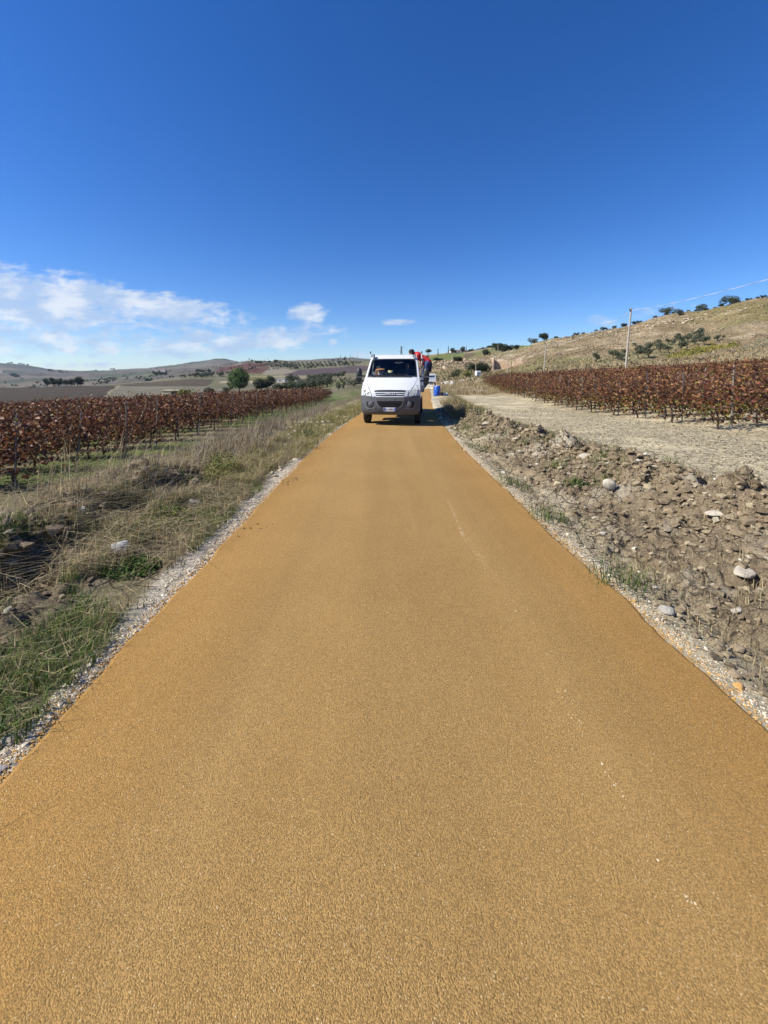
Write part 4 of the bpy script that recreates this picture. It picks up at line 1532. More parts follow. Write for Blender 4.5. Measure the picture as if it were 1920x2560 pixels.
def build_rocks():
    white = plain('white_stone', (.52, .52, .51), .85, var=.18, scale=16, bump=.006)
    cream = plain('cream_stone', (.42, .37, .285), .9, var=.2, scale=18, bump=.008)
    ochre = plain('ochre_painted_stone', (.46, .26, .08), .85, var=.15, scale=18, bump=.004)
    grey = plain('grey_stone', (.33, .30, .25), .9, var=.25, scale=14, bump=.01)
    rock(300, 1378, (.085, .075, .075), 'rounded grey-white stone half sunk in grass beside the gravel shoulder', white, 1, .95, .3)
    rock(203, 1281, (.055, .05, .05), 'small white stone on top of the dug soil heap', white, 2, .8)
    rock(487, 1268, (.10, .08, .09), 'squarish cream stone at the edge of the green weeds', cream, 3, .85)
    rock(30, 1850, (.06, .035, .03), 'flat cream stone in the grass beside the road edge nearest the camera', cream, 4, .6, .8)
    rock(1522, 1222, (.10, .085, .10), 'lumpy cream stone standing upright on the dug bank', cream, 5, .95)
    rock(1790, 1290, (.10, .075, .07), 'flat slab-like beige stone lying on top of the dug bank', cream, 6, .45, -.4)
    rock(1462, 1148, (.11, .08, .09), 'pale stone at the brow of the bank below the vineyard', cream, 7, .8)
    rock(1665, 1533, (.055, .05, .045), 'rounded grey stone in the white rubble at the road edge', grey, 8, .8)
    rock(1846, 1720, (.027, .024, .022), 'small rounded stone stained ochre beside the road edge', ochre, 9, .8)
    rock(1585, 1505, (.016, .014, .014), 'tiny ochre-stained pebble in the white rubble', ochre, 10, .8)
    rock(1840, 1533, (.055, .025, .025), 'thin long cream stone on the muddy ground', cream, 11, .6, .2)
    rock(1508, 1337, (.045, .03, .03), 'small pale stone on the ditch floor', cream, 12, .7)
    rock(1217, 1062, (.13, .11, .10), 'pale stone among the grass tufts near the truck shadow', cream, 13, .7)
    rock(1860, 1440, (.10, .075, .06), 'broad pale lump of dry mud on the bank', cream, 14, .6, .5)
    rock(740, 1150, (.09, .06, .05), 'flat cream stone among the dry stalks', cream, 15, .6)
    rock(588, 1205, (.06, .05, .05), 'pale stone beside the yellow-green weed clump', cream, 16, .7)
    # sticks
    sm = plain('grey_stick', (.16, .13, .095), .85, var=.3, scale=20)
    def stick(pts, r, label):
        b = MB()
        P3 = [(x, y, float(G(x, y)) + dz) for x, y, dz in pts]
        b.tube(P3, [r * (1 - .6 * i / (len(P3) - 1)) for i in range(len(P3))], 6)
        o = link('stick', b.mesh('stick', sm, 60))
        tag(o, label, 'stick')
    stick([(-1.95, 1.30, .035), (-1.83, 1.52, .05), (-1.72, 1.78, .06), (-1.66, 2.0, .05)], .008, 'long thin grey-green stick lying in the grass beside the road edge')
    stick([(2.83, 2.62, .03), (2.93, 2.78, .07), (3.12, 2.85, .10)], .012, 'crooked dark twig on the muddy bank near the frame edge')
    stick([(-3.2, 12.2, .1), (-3.0, 12.0, .15), (-2.75, 11.7, .05)], .03, 'short dark branch lying on the stony verge')


build_rocks()


def weed_clump(px, py, R, h, cols, w, label, n=900):
    u, t = col_u(px, py), row_t(py)
    ys = np.linspace(.8, 30, 3000)
    y = ys[int(np.argmax(CAM_H - t * ys - G(u * ys, ys) <= 0))]
    x = u * y
    t_ = thing('weed_clump', label, 'weed', (x, y, float(G(x, y)) - .02))
    a, q = RNG.uniform(0, 2 * math.pi, n), np.sqrt(RNG.random(n))
    zz = h * (1 - q ** 2 * .6) * RNG.uniform(.1, 1, n)
    Pq = np.stack([R * q * np.cos(a), R * q * np.sin(a), zz], 1)
    V, F, C = leaf_cloud(Pq, RNG.uniform(.014, .034, n), pick(cols, w, n), None, .2, .4)
    link('leaves', np_mesh('leaves', V, F, grass_mat, C), t_)
    b = MB()
    for i in range(16):
        a, q = random.uniform(0, 6.28), random.uniform(.2, .9)
        b.tube([(0, 0, 0), (R * q * .5 * math.cos(a), R * q * .5 * math.sin(a), h * .5), (R * q * math.cos(a), R * q * math.sin(a), h * random.uniform(.7, 1.05))], [.005, .004, .002], 4)
    part('stems', b, plain('weed_stem', (.16, .17, .05), .7), t_)


weed_clump(555, 1200, .30, .50, YEL, [5, 3, 2], 'feathery yellow-green weed clump beside the gravel shoulder', 1500)
weed_clump(415, 1310, .28, .22, [(.13, .16, .03), (.09, .13, .025), (.20, .19, .05)], [3, 3, 2], 'low bright green weed mat beside the gravel shoulder', 1300)
weed_clump(330, 1425, .22, .12, [(.06, .11, .02), (.09, .14, .025)], [3, 2], 'dark green weed tuft just below the rounded white stone', 1100)
weed_clump(1440, 1215, .20, .14, [(.05, .09, .02), (.08, .12, .03)], [3, 2], 'dark green tuft on the dug bank beside the upright stone', 500)
weed_clump(772, 1090, .20, .20, [(.06, .12, .05), (.09, .14, .05)], [3, 2], 'blue-green weed growing among the verge stones', 500)


# ------------------------------------------------------------------ people
def body_mesh(name, caps, mat, voxel=.018, balls=()):
    """One continuous surface grown over tapered limbs: (p0, p1, r0, r1) capsules fused and smoothed."""
    b = MB()
    for p0, p1, r0, r1 in caps:
        p0, p1 = Vector(p0), Vector(p1)
        d = (p1 - p0)
        n = 7
        L = max(d.length, 1e-4)
        u = d / L
        path, rr = [], []
        for i in range(5):
            a = math.pi / 2 * (1 - i / 4)
            path.append(p0 - u * r0 * math.sin(a))
            rr.append(max(r0 * math.cos(a), .002))
        for i in range(1, n):
            path.append(p0 + d * i / n)
            rr.append(r0 + (r1 - r0) * i / n)
        for i in range(5):
            a = math.pi / 2 * i / 4
            path.append(p1 + u * r1 * math.sin(a))
            rr.append(max(r1 * math.cos(a), .002))
        b.tube(path, rr, 12)
    for c, r in balls:
        b.ell(c, r, 14, 10)
    me = b.mesh('tmp', mat)
    o = bpy.data.objects.new('tmp', me)
    COL.objects.link(o)
    m = o.modifiers.new('r', 'REMESH')
    m.mode, m.voxel_size, m.use_smooth_shade = 'VOXEL', voxel, True
    s = o.modifiers.new('s', 'SMOOTH')
    s.factor, s.iterations = .5, 4
    dg = bpy.context.evaluated_depsgraph_get()
    out = bpy.data.meshes.new_from_object(o.evaluated_get(dg))
    out.name = name
    bpy.data.objects.remove(o)
    if not out.materials:
        out.materials.append(mat)
    out.polygons.foreach_set('use_smooth', np.ones(len(out.polygons), dtype=bool))
    return out


skin = plain('skin', (.36, .20, .13), .6, var=.08)
red_cloth = plain('red_cloth', (.55, .018, .022), .8, var=.12, scale=14, bump=.004)
navy_cloth = plain('navy_cloth', (.018, .022, .038), .85, var=.2, scale=14, bump=.004)
denim = plain('blue_denim', (.035, .060, .15), .9, var=.3, scale=16, bump=.004)
black_hair = plain('black_cap_cloth', (.012, .012, .015), .75, var=.2)
white_strip = plain('pale_stripe', (.62, .60, .58), .6, var=.06)
olive_cloth = plain('grey_green_cloth', (.10, .115, .10), .85, var=.2, scale=14, bump=.004)


def fingers(side, wrist, fwd, spread, r=.009):
    """Palm and five fingers as capsules from a wrist, pointing along FWD and curling down."""
    w, f, s = Vector(wrist), Vector(fwd).normalized(), Vector(spread).normalized()
    dn = f.cross(s).normalized() * side
    caps = [(w, w + f * .05, .030, .034), (w + f * .05 + s * .025, w + f * .085 + s * .03, .02, .016), (w + f * .05 - s * .025, w + f * .085 - s * .03, .02, .016)]
    for k, (o, L) in enumerate([(-.033, .062), (-.011, .072), (.011, .068), (.032, .054)]):
        a = w + f * .085 + s * o
        m = a + f * L * .55 + dn * .012
        caps += [(a, m, r, r * .95), (m, m + (f * .5 + dn).normalized() * L * .55, r * .95, r * .8)]
    a = w + f * .03 - s * .035
    caps += [(a, a - s * .035 + f * .03, r * 1.25, r * 1.1), (a - s * .035 + f * .03, a - s * .035 + f * .065 + dn * .015, r * 1.1, r * .85)]
    return caps


# ------------------------------------------------------------------ the flatbed truck
FY, FX, YAW = 13.9, .285, rad(-6.0)
TRUCK_SCALE = (.985, 1.02, 1.05)
white_paint = plain('white_truck_paint', (.56, .575, .59), .32, var=.03, scale=3, coat=.35)
grey_plastic = plain('grey_bumper_plastic', (.085, .088, .095), .62, var=.16, scale=6, bump=.0015)
black_plastic = plain('black_plastic', (.018, .018, .02), .55, var=.2, scale=8)
rubber = plain('tyre_rubber', (.022, .022, .023), .85, var=.25, scale=18, bump=.002)
steel = plain('grey_steel', (.30, .31, .33), .45, .6, var=.12)
chrome = plain('bright_badge_metal', (.72, .73, .75), .25, .85, var=.05)
alloy = plain('aluminium_board', (.45, .46, .47), .5, .4, var=.15)
dark_trim = plain('dark_cab_lining', (.06, .062, .07), .85, var=.15)
lens_mat = plain('headlight_lens', (.60, .61, .56), .16, var=.10, scale=14, coat=.6)
lamp_in = plain('lamp_reflector', (.62, .63, .62), .25, .5, var=.12, scale=30)


def glass_mat():
    M = Mat('windscreen_glass')
    tr = M.nd('ShaderNodeBsdfTransparent')
    tr.inputs[0].default_value = (.76, .81, .81, 1)
    gl = M.nd('ShaderNodeBsdfGlossy')
    gl.inputs['Roughness'].default_value = .03
    gl.inputs[0].default_value = (.8, .85, .9, 1)
    fr = M.nd('ShaderNodeFresnel')
    fr.inputs[0].default_value = 1.45
    mx = M.nd('ShaderNodeMixShader')
    M.link(fr.outputs[0], mx.inputs[0])
    M.link(tr.outputs[0], mx.inputs[1])
    M.link(gl.outputs[0], mx.inputs[2])
    M.link(mx.outputs[0], M.out.inputs['Surface'])
    return M.m


GLASS = glass_mat()
# stations up the nose and over the roof: height, depth at the middle, half width, how far the ends sweep back
ST = [(.34, -.87, .88, .20), (.50, -.95, .945, .22), (.85, -.955, .95, .22), (.95, -.94, .948, .22), (1.08, -.89, .945, .20), (1.25, -.66, .935, .17), (1.43, -.28, .915, .13),
      (1.46, -.245, .91, .12), (1.75, .10, .865, .11), (2.055, .44, .82, .10), (2.13, .53, .805, .10), (2.19, .66, .785, .08), (2.22, .88, .76, .05), (2.225, 1.38, .75, .0)]
SZ = [s[0] for s in ST]


def front(x, z):
    """Depth of the cab's skin at a point (x, z) of its front."""
    yc, hw, k = (float(np.interp(z, SZ, [s[i] for s in ST])) for i in (1, 2, 3))
    return yc + k * min(1.1, abs(x) / hw) ** 3


def skin_patch(outline, off=.004, thick=.03, n=0):
    """A panel lying on the cab's front, cut to an (x, z) outline."""
    bm = bmesh.new()
    vs = [bm.verts.new((x, 0, z)) for x, z in outline]
    bm.faces.new(vs)
    bmesh.ops.triangulate(bm, faces=bm.faces[:])
    for _ in range(2):
        bmesh.ops.subdivide_edges(bm, edges=bm.edges[:], cuts=1, use_grid_fill=True)
    bm.verts.index_update()
    b = MB()
    fr = [(v.co.x, front(v.co.x, v.co.z) - off, v.co.z) for v in bm.verts]
    bk = [(v.co.x, front(v.co.x, v.co.z) + thick - off, v.co.z) for v in bm.verts]
    m = len(fr)
    fs = [tuple(v.index for v in f.verts) for f in bm.faces] + [tuple(v.index + m for v in reversed(f.verts)) for f in bm.faces]
    for e in bm.edges:
        if len(e.link_faces) == 1:
            i, j = e.verts[0].index, e.verts[1].index
            fs.append((i, j, j + m, i + m))
    bm.free()
    b.add(fr + bk, fs)
    return b


def mir(o):
    return [(-x, z) for x, z in reversed(o)]


def text_mesh(s, size, depth, mat, name, bold=.0, sx=1.0):
    cu = bpy.data.curves.new(name, 'FONT')
    cu.body, cu.size, cu.extrude, cu.align_x, cu.align_y = s, size, depth, 'CENTER', 'CENTER'
    cu.offset = bold
    o = bpy.data.objects.new('tmp', cu)
    COL.objects.link(o)
    me = bpy.data.meshes.new_from_object(o.evaluated_get(bpy.context.evaluated_depsgraph_get()))
    bpy.data.objects.remove(o)
    me.transform(Matrix.Rotation(math.pi / 2, 4, 'X') @ Matrix.Diagonal((sx, 1, 1, 1)))
    me.name = name
    me.materials.clear()
    me.materials.append(mat)
    return me


def wheel(t, x, y, r, w, dual=False):
    b = MB()
    h = w / 2
    b.lathe([(r * .60, -h * .9), (r * .88, -h), (r * .97, -h * .86), (r, -h * .62), (r, -h * .30), (r - .012, -h * .27), (r - .012, -h * .19), (r, -h * .16), (r, h * .16), (r - .012, h * .19), (r - .012, h * .27), (r, h * .30), (r, h * .62), (r * .97, h * .86), (r * .88, h), (r * .60, h * .9)], 36, 'X', (x, y, r))
    o = part('wheel', b, rubber, t, 40)
    c = MB()
    sg = 1 if x > 0 else -1
    c.lathe([(.02, -.07 * sg), (r * .3, -.07 * sg), (r * .34, sg * .02), (r * .55, sg * .01), (r * .60, sg * h * .8), (r * .57, sg * h * .82), (r * .5, sg * .03)], 24, 'X', (x, y, r))
    part('rim', c, steel, o, 40)
    return o


def build_truck():
    t = thing('flatbed_truck', 'white flatbed truck with grey bumper parked on the ochre road facing the camera', 'truck', (FX, FY, 0), YAW)
    t.scale = TRUCK_SCALE
    # white cab skin as a lattice with the windscreen left open
    S = [-1, -.985, -.955, -.91, -.75, -.5, -.25, 0, .25, .5, .75, .91, .955, .985, 1]
    zs = [2, 3, 4, 5, 6, 7, 8, 9, 10, 11, 12, 13]
    b = MB()
    V, F = [], []
    for i in zs:
        z, yc, hw, k = ST[i]
        for s in S:
            drop = .05 * max(0, abs(s) - .9) / .1 if i >= 11 else 0
            V.append((s * hw, yc + k * abs(s) ** 3, z - drop))
    n = len(S)
    for a in range(len(zs) - 1):
        for c in range(n - 1):
            if zs[a] in (7, 8) and abs(S[c] + S[c + 1]) / 2 < .91:
                continue
            F.append((a * n + c, a * n + c + 1, (a + 1) * n + c + 1, (a + 1) * n + c))
    b.add(V, F)
    # sides back to the rear wall, open at the side windows
    for sg in (-1, 1):
        V, F = [], []
        for i in zs:
            z, yc, hw, k = ST[i]
            drop = .05 if i >= 11 else 0
            for q in range(6):
                y0 = yc + k
                V.append((sg * hw, y0 + (1.38 - y0) * q / 5, z - drop))
        for a in range(len(zs) - 2):
            for c in range(5):
                if zs[a] in (7, 8) and c in (1, 2, 3):
                    continue
                F.append((a * 6 + c, a * 6 + c + 1, (a + 1) * 6 + c + 1, (a + 1) * 6 + c))
        b.add(V, F)
        b.box((sg * .925, .93, .66), (.04, .88, .40))
    b.add([(-.95, 1.38, .5), (.95, 1.38, .5), (.915, 1.38, 1.45), (-.915, 1.38, 1.45), (.75, 1.38, 2.175), (-.75, 1.38, 2.175)], [(0, 1, 2, 3), (3, 2, 4, 5)])
    body = part('cab_body', b, white_paint, t, 32)
    # shut lines of bonnet
    for sg in (-1, 1):
        pts = [(sg * x, z) for x, z in [(.60, .93), (.66, 1.10), (.78, 1.24), (.845, 1.42)]]
        g = MB().tube([(x, front(x, z) - .001, z) for x, z in pts], .0045, 5)
        part('bonnet_seam', g, black_plastic, body)
    # cab lining, seats, dashboard
    b = MB()
    b.box((0, .95, .95), (1.70, .8, .06))
    b.box((0, 1.33, 1.45), (1.64, .05, 1.2))
    b.box((0, .98, 2.09), (1.44, .72, .03))
    for sg in (-1, 1):
        b.box((sg * .86, .70, 1.18), (.03, 1.1, .46))
    part('cab_lining', b, dark_trim, t, bevel=.01)
    b = MB()
    for x in (-.42, .45):
        b.box((x, .85, 1.15), (.56, .5, .16))
        b.box((x, 1.15, 1.50), (.54, .14, .66), Matrix.Rotation(rad(-10), 3, 'X'))
        b.box((x, 1.19, 1.92), (.28, .10, .18))
    part('seats', b, plain('seat_cloth', (.05, .052, .06), .95), t, 40, .03)
    b = MB()
    prof = [(-.30, 1.30), (-.23, 1.455), (-.02, 1.50), (.16, 1.505), (.26, 1.45), (.28, 1.1)]
    V, F = [], []
    for k, x in enumerate(np.linspace(-.83, .83, 13)):
        for y, z in prof:
            V.append((x, y + .10 * (abs(x) / .85) ** 3, z + (.035 if x > .18 and .1 < y < .3 else 0)))
    m = len(prof)
    for k in range(12):
        for q in range(m - 1):
            F.append((k * m + q, k * m + q + 1, (k + 1) * m + q + 1, (k + 1) * m + q))
    part('dashboard', MB().add(V, F), plain('dashboard_plastic', (.10, .11, .115), .7, var=.15), t, 40)
    sw = MB()
    tilt = Matrix.Rotation(rad(-28), 3, 'X')
    c0 = Vector((.45, .42, 1.56))
    sw.tube([c0 + tilt @ Vector((.20 * math.cos(a), .20 * math.sin(a), 0)) for a in np.linspace(0, 2 * math.pi, 25)], .014, 8)
    sw.tube([c0 + tilt @ Vector((-.2, 0, 0)), c0 + tilt @ Vector((.2, 0, 0))], .012, 6)
    sw.tube([c0, (.45, .2, 1.42)], .025, 8)
    part('steering_wheel', sw, black_plastic, t, 40)
    # windscreen
    b = MB()
    V, F = [], []
    for z in np.linspace(1.455, 2.06, 7):
        hw = float(np.interp(z, SZ, [s[2] for s in ST])) * .925
        for s in np.linspace(-1, 1, 15):
            V.append((s * hw, front(s * hw, z) + .006, z))
    for a in range(6):
        for c in range(14):
            F.append((a * 15 + c, a * 15 + c + 1, a * 15 + 16 + c, a * 15 + 15 + c))
    ws = part('windscreen', MB().add(V, F), GLASS, t, 80)
    # black surround, thicker along the foot
    def ring(inner, outer):
        bb = MB()
        n = len(inner)
        vs = [(x, front(x, z) - .003, z) for x, z in inner] + [(x, front(x, z) - .003, z) for x, z in outer]
        bb.add(vs, [(i, (i + 1) % n, (i + 1) % n + n, i + n) for i in range(n)])
        return bb
    inner, outer = [], []
    for k in range(9):
        x = -1 + k / 4
        inner.append((x * .800, 1.500)); outer.append((x * .845, 1.445))
    inner += [(.795, 1.62), (.775, 1.78), (.755, 1.93), (.715, 2.02)]; outer += [(.825, 1.62), (.805, 1.78), (.780, 1.97), (.745, 2.055)]
    for k in range(1, 8):
        x = 1 - k / 4
        inner.append((x * .705, 2.03)); outer.append((x * .735, 2.062))
    inner += [(-.715, 2.02), (-.755, 1.93), (-.775, 1.78), (-.795, 1.62)]; outer += [(-.745, 2.055), (-.780, 1.97), (-.805, 1.78), (-.825, 1.62)]
    part('windscreen_seal', ring(inner, outer), black_plastic, ws, 40)
    for x0, x1 in ((-.10, -.72), (.62, -.08)):
        p = MB()
        z0, z1 = (1.462, 1.505) if x0 < 0 else (1.462, 1.545)
        P = [(x0 + (x1 - x0) * k / 8, front(x0 + (x1 - x0) * k / 8, z0 + (z1 - z0) * min(1, k / 2)) - .022, z0 + (z1 - z0) * min(1, k / 2.) - .02 * (k > 5) * (k - 5) / 3) for k in range(9)]
        p.tube(P, .009, 6)
        p.tube([P[0], (P[0][0], P[0][1] + .05, P[0][2] - .02)], .016, 8)
        part('wiper', p, black_plastic, t, 40)
    st = MB()
    for k in range(11):
        if k != 4:
            x = .075 + k * .026
            st.box((x, front(x, 1.93) - .004, 1.932 + .008 * math.sin(k * 2.3)), (.017, .002, .017))
    for k in range(7):
        x = .09 + k * .026
        st.box((x, front(x, 1.902) - .004, 1.902 + .005 * math.sin(k * 1.7)), (.015, .002, .011))
    part('windscreen_sticker', st, plain('sticker_grey', (.22, .22, .22), .6), ws)
    # side windows
    for sg in (-1, 1):
        V = []
        for z in (1.46, 2.055):
            _, yc, hw, k = ST[SZ.index(z)] if z in SZ else (0, 0, 0, 0)
            for q in (1, 4):
                y0 = yc + k
                V.append((sg * (hw - .004), y0 + (1.38 - y0) * q / 5, z))
        part('side_window', MB().add(V, [(0, 1, 3, 2)]), GLASS, t)
    # grille
    g = skin_patch([(-.50, 1.062), (-.40, 1.075), (0, 1.083), (.40, 1.075), (.50, 1.062), (.485, .985), (.445, .905), (-.445, .905), (-.485, .985)], .004, .02)
    gr = part('grille', g, black_plastic, t, 30)
    def bar(z0, z1, w0, w1, off=.026, mat=white_paint, bow=.012):
        o = []
        for k in range(9):
            x = -1 + k / 4
            o.append((x * w0, z0 + bow * (1 - x * x) * -1))
        for k in range(9):
            x = 1 - k / 4
            o.append((x * w1, z1 + bow * (1 - x * x) * -1))
        return part('grille_bar', skin_patch(o, off, .026), mat, gr, 30)
    bar(.985, 1.012, .465, .48, bow=-.004)
    bar(.932, .957, .44, .455, bow=-.002)
    bar(.868, .905, .43, .455, bow=.010)
    for sg in (1, -1):
        o = [(.43, .87), (.545, .895), (.57, 1.045), (.52, 1.06), (.475, 1.0), (.445, .91)]
        part('grille_surround', skin_patch(o if sg > 0 else mir(o), .020, .024), white_paint, gr, 30)
    lm = text_mesh('IVECO', .098, .006, plain('badge_silver', (.66, .67, .68), .35, var=.04), 'badge_letters', .003, 1.12)
    o = link('badge_letters', lm, gr)
    o.location = (0, front(0, .96) - .036, .966)
    # headlights
    hl = [(.59, .885), (.605, .94), (.645, 1.02), (.70, 1.11), (.76, 1.175), (.82, 1.215), (.862, 1.20), (.875, 1.12), (.878, 1.0), (.872, .925), (.78, .905), (.68, .893)]
    for sg in (1, -1):
        q = hl if sg > 0 else mir(hl)
        big = [(x + (.012 if abs(x) > .75 else -.012) * (1 if x > 0 else -1), z + (.008 if z > 1.05 else -.008)) for x, z in q]
        h = part('headlight', skin_patch(big, .004, .02), black_plastic, t, 40)
        part('lens', skin_patch(q, .016, .018), lens_mat, h, 50)
        for (x, z, r) in ((.80, 1.03, .052), (.69, .965, .045), (.79, .945, .03)):
            x *= sg
            m = MB().lathe([(r * .2, .0), (r, -.012), (r * 1.05, -.002)], 18, 'Y', (x, front(x, z) - .014, z))
            part('reflector', m, lamp_in, h, 40)
    # bumper
    b = MB()
    V, F = [], []
    BZ = [(.335, .86), (.37, .90), (.42, .925), (.50, .945), (.66, .95), (.80, .95), (.868, .945)]
    n = 21
    for z, hw in BZ:
        for s in np.linspace(-1, 1, n):
            zz = z + (.045 * max(0, abs(s) - .55) / .45 if z > .7 else 0) * (1 if z > .85 else .6)
            x = s * hw
            V.append((x, front(x, min(zz, .9)) - .030 + (.03 if z < .36 else 0), zz))
    for a in range(len(BZ) - 1):
        for c in range(n - 1):
            F.append((a * n + c, a * n + c + 1, (a + 1) * n + c + 1, (a + 1) * n + c))
    for sg in (0, n - 1):
        o = len(V)
        for a in range(len(BZ)):
            V.append((V[a * n + sg][0], -.43, V[a * n + sg][2]))
        for a in range(len(BZ) - 1):
            F.append((a * n + sg, (a + 1) * n + sg, o + a + 1, o + a))
    o = len(V)
    b.add(V, F)
    bumper = part('bumper', b, grey_plastic, t, 35)
    m = MB()
    # recesses
    part('air_intake', skin_patch([(-.40, .745), (.40, .745), (.385, .70), (.33, .60), (.27, .572), (-.27, .572), (-.33, .60), (-.385, .70)], .034, .02), plain('intake_black', (.008, .008, .009), .8), bumper)
    mesh_ = MB()
    for k in range(15):
        x = -.35 + .05 * k
        w = .07 if abs(x) < .3 else .045
        mesh_.box((x, front(x, .66) - .037, .66 + (.0 if abs(x) < .3 else .02)), (.006, .004, w * 2.1))
    for k in range(4):
        z = .60 + .036 * k
        hw = .30 + .07 * (k / 3)
        mesh_.box((0, front(0, z) - .0375, z), (hw * 2, .003, .006))
    part('intake_mesh', mesh_, black_plastic, bumper)
    part('bumper_band', skin_patch([(-.46, .845), (.46, .845), (.42, .752), (-.42, .752)], .040, .02), plain('band_plastic', (.10, .103, .11), .6), bumper, 30)
    for sg in (1, -1):
        o1 = [(.46, .86), (.475, .86), (.425, .70), (.36, .585), (.28, .555), (.28, .567), (.345, .598), (.408, .705)]
        part('intake_rim', skin_patch(o1 if sg > 0 else mir(o1), .046, .02), plain('rim_plastic', (.17, .175, .185), .5), bumper, 30)
        fo = [(.50, .72), (.76, .735), (.765, .64), (.735, .565), (.64, .545), (.575, .575), (.52, .65)]
        part('fog_recess', skin_patch(fo if sg > 0 else mir(fo), .034, .02), plain('recess_black', (.014, .014, .016), .75), bumper, 30)
        x = .60 * sg
        part('fog_plug', MB().lathe([(.02, -.016), (.082, -.012), (.095, 0), (.095, .02)], 20, 'Y', (x, front(x, .645) - .034, .645)), grey_plastic, bumper, 40)
        fl = [(.47, .548), (.70, .530), (.765, .575), (.775, .66), (.785, .66), (.785, .565), (.71, .515), (.47, .535)]
        part('recess_rim', skin_patch(fl if sg > 0 else mir(fl), .044, .02), plain('rim_plastic_2', (.20, .205, .215), .5), bumper, 30)
    # number plate
    pl = part('number_plate', MB().box((0, front(0, .50) - .050, .505), (.385, .012, .108)), plain('plate_white', (.70, .71, .70), .4, var=.04), t, bevel=.003)
    for sg in (-1, 1):
        part('plate_band', MB().box((sg * .166, front(0, .50) - .0568, .505), (.044, .003, .100)), plain('plate_blue', (.02, .06, .36), .4), pl)
    o = link('plate_letters', text_mesh('DL 549DC', .078, .0015, black_plastic, 'plate_letters', .001, .80), pl)
    o.location = (0, front(0, .50) - .0578, .503)
    o = link('country_letter', text_mesh('I', .036, .001, plain('plate_print', (.7, .7, .7), .5), 'country_letter', .001), pl)
    o.location = (-.166, front(0, .50) - .0592, .480)
    # mirrors on long arms
    for sg in (-1, 1):
        b = MB()
        mx = sg * 1.14
        b.ell((mx, -.02, 1.56), (.105, .085, .20), 16, 12)
        b.box((mx, -.02, 1.45), (.19, .14, .22))
        mm = part('mirror', b, black_plastic, t, 50, .02)
        part('mirror_band', MB().box((mx - sg * .0, -.095, 1.455), (.192, .03, .035)), grey_plastic, mm, bevel=.008)
        part('mirror_glass', MB().box((mx, .068, 1.52), (.15, .01, .30)), chrome, mm)
        part('lower_mirror', MB().box((mx, -.01, 1.29), (.165, .13, .12)), black_plastic, mm, bevel=.03)
        a = MB()
        for z in (1.49, 1.335):
            a.tube([(sg * .90, .16, z), (sg * 1.0, .06, z), (mx, .0, z)], .022, 8)
        part('mirror_arm', a, black_plastic, mm, 40)
        # work lamp on the roof corner
        w = MB().box((sg * .725, .50, 2.155), (.115, .10, .095))
        w = part('work_lamp', w, black_plastic, t, 40, .015)
        part('lamp_glass', MB().box((sg * .725, .447, 2.148), (.082, .008, .062)), lamp_in, w, bevel=.004)
    # chassis, wheels, load bed
    b = MB()
    for sg in (-1, 1):
        b.box((sg * .42, 2.2, .60), (.08, 5.6, .16))
        b.box((sg * .80, 0.0, .74), (.20, .95, .10))
    b.box((0, 0, .36), (1.5, .12, .10))
    b.box((0, .35, .52), (.9, .9, .25))
    b.box((0, 3.4, .36), (1.4, .14, .14))
    b.lathe([(.05, -.2), (.13, -.12), (.13, .12), (.05, .2)], 14, 'Y', (0, 3.4, .36))
    part('chassis', b, plain('chassis_black', (.016, .015, .014), .8), t, 40)
    for sg in (-1, 1):
        wheel(t, sg * .845, 0, .345, .215)
        wheel(t, sg * .86, 3.4, .345, .21)
        wheel(t, sg * .60, 3.4, .345, .21)
        fd = MB()
        P = [(.0 + .44 * math.cos(a), .345 + .44 * math.sin(a)) for a in np.linspace(.25, math.pi - .1, 14)]
        V = [(sg * .96, y, z) for y, z in P] + [(sg * .70, y, z) for y, z in P]
        fd.add(V, [(i, i + 1, i + 15, i + 14) for i in range(13)])
        part('wheel_arch', fd, black_plastic, t, 50)
    bed = part('load_bed', MB().box((0, 3.45, .985), (2.08, 3.9, .12)), plain('bed_plate', (.14, .13, .12), .7, .3, var=.3), t, bevel=.006)
    for sg in (-1, 1):
        for k in range(2):
            part('side_board', MB().box((sg * 1.035, 2.48 + k * 1.93, 1.215), (.03, 1.90, .33)), alloy, bed, bevel=.005)
    part('tail_board', MB().box((0, 5.41, 1.215), (2.06, .03, .33)), alloy, bed, bevel=.005)
    hb = MB()
    for z in (1.15, 1.45, 1.75):
        hb.box((0, 1.52, z), (1.86, .03, .06))
    part('headboard', hb, alloy, bed)
    for sg in (-1, 1):
        po = MB().tube([(sg * .965, 1.50, .95), (sg * .965, 1.50, 2.33)], .021, 10)
        po = part('corner_pole', po, plain('pole_white', (.66, .66, .64), .5), bed, 50)
        bb = MB()
        for z in (2.33, 2.07, 1.8):
            bb.tube([(sg * .965, 1.50, z - .05), (sg * .965, 1.50, z + .03)], .0235, 10)
        part('pole_band', bb, black_plastic, po, 50)
    return t


truck = build_truck()
RT = Matrix.Rotation(YAW, 4, 'Z')


def on_truck(p):
    return RT @ (Vector(p) * Vector(TRUCK_SCALE)) + Vector((FX, FY, 0))


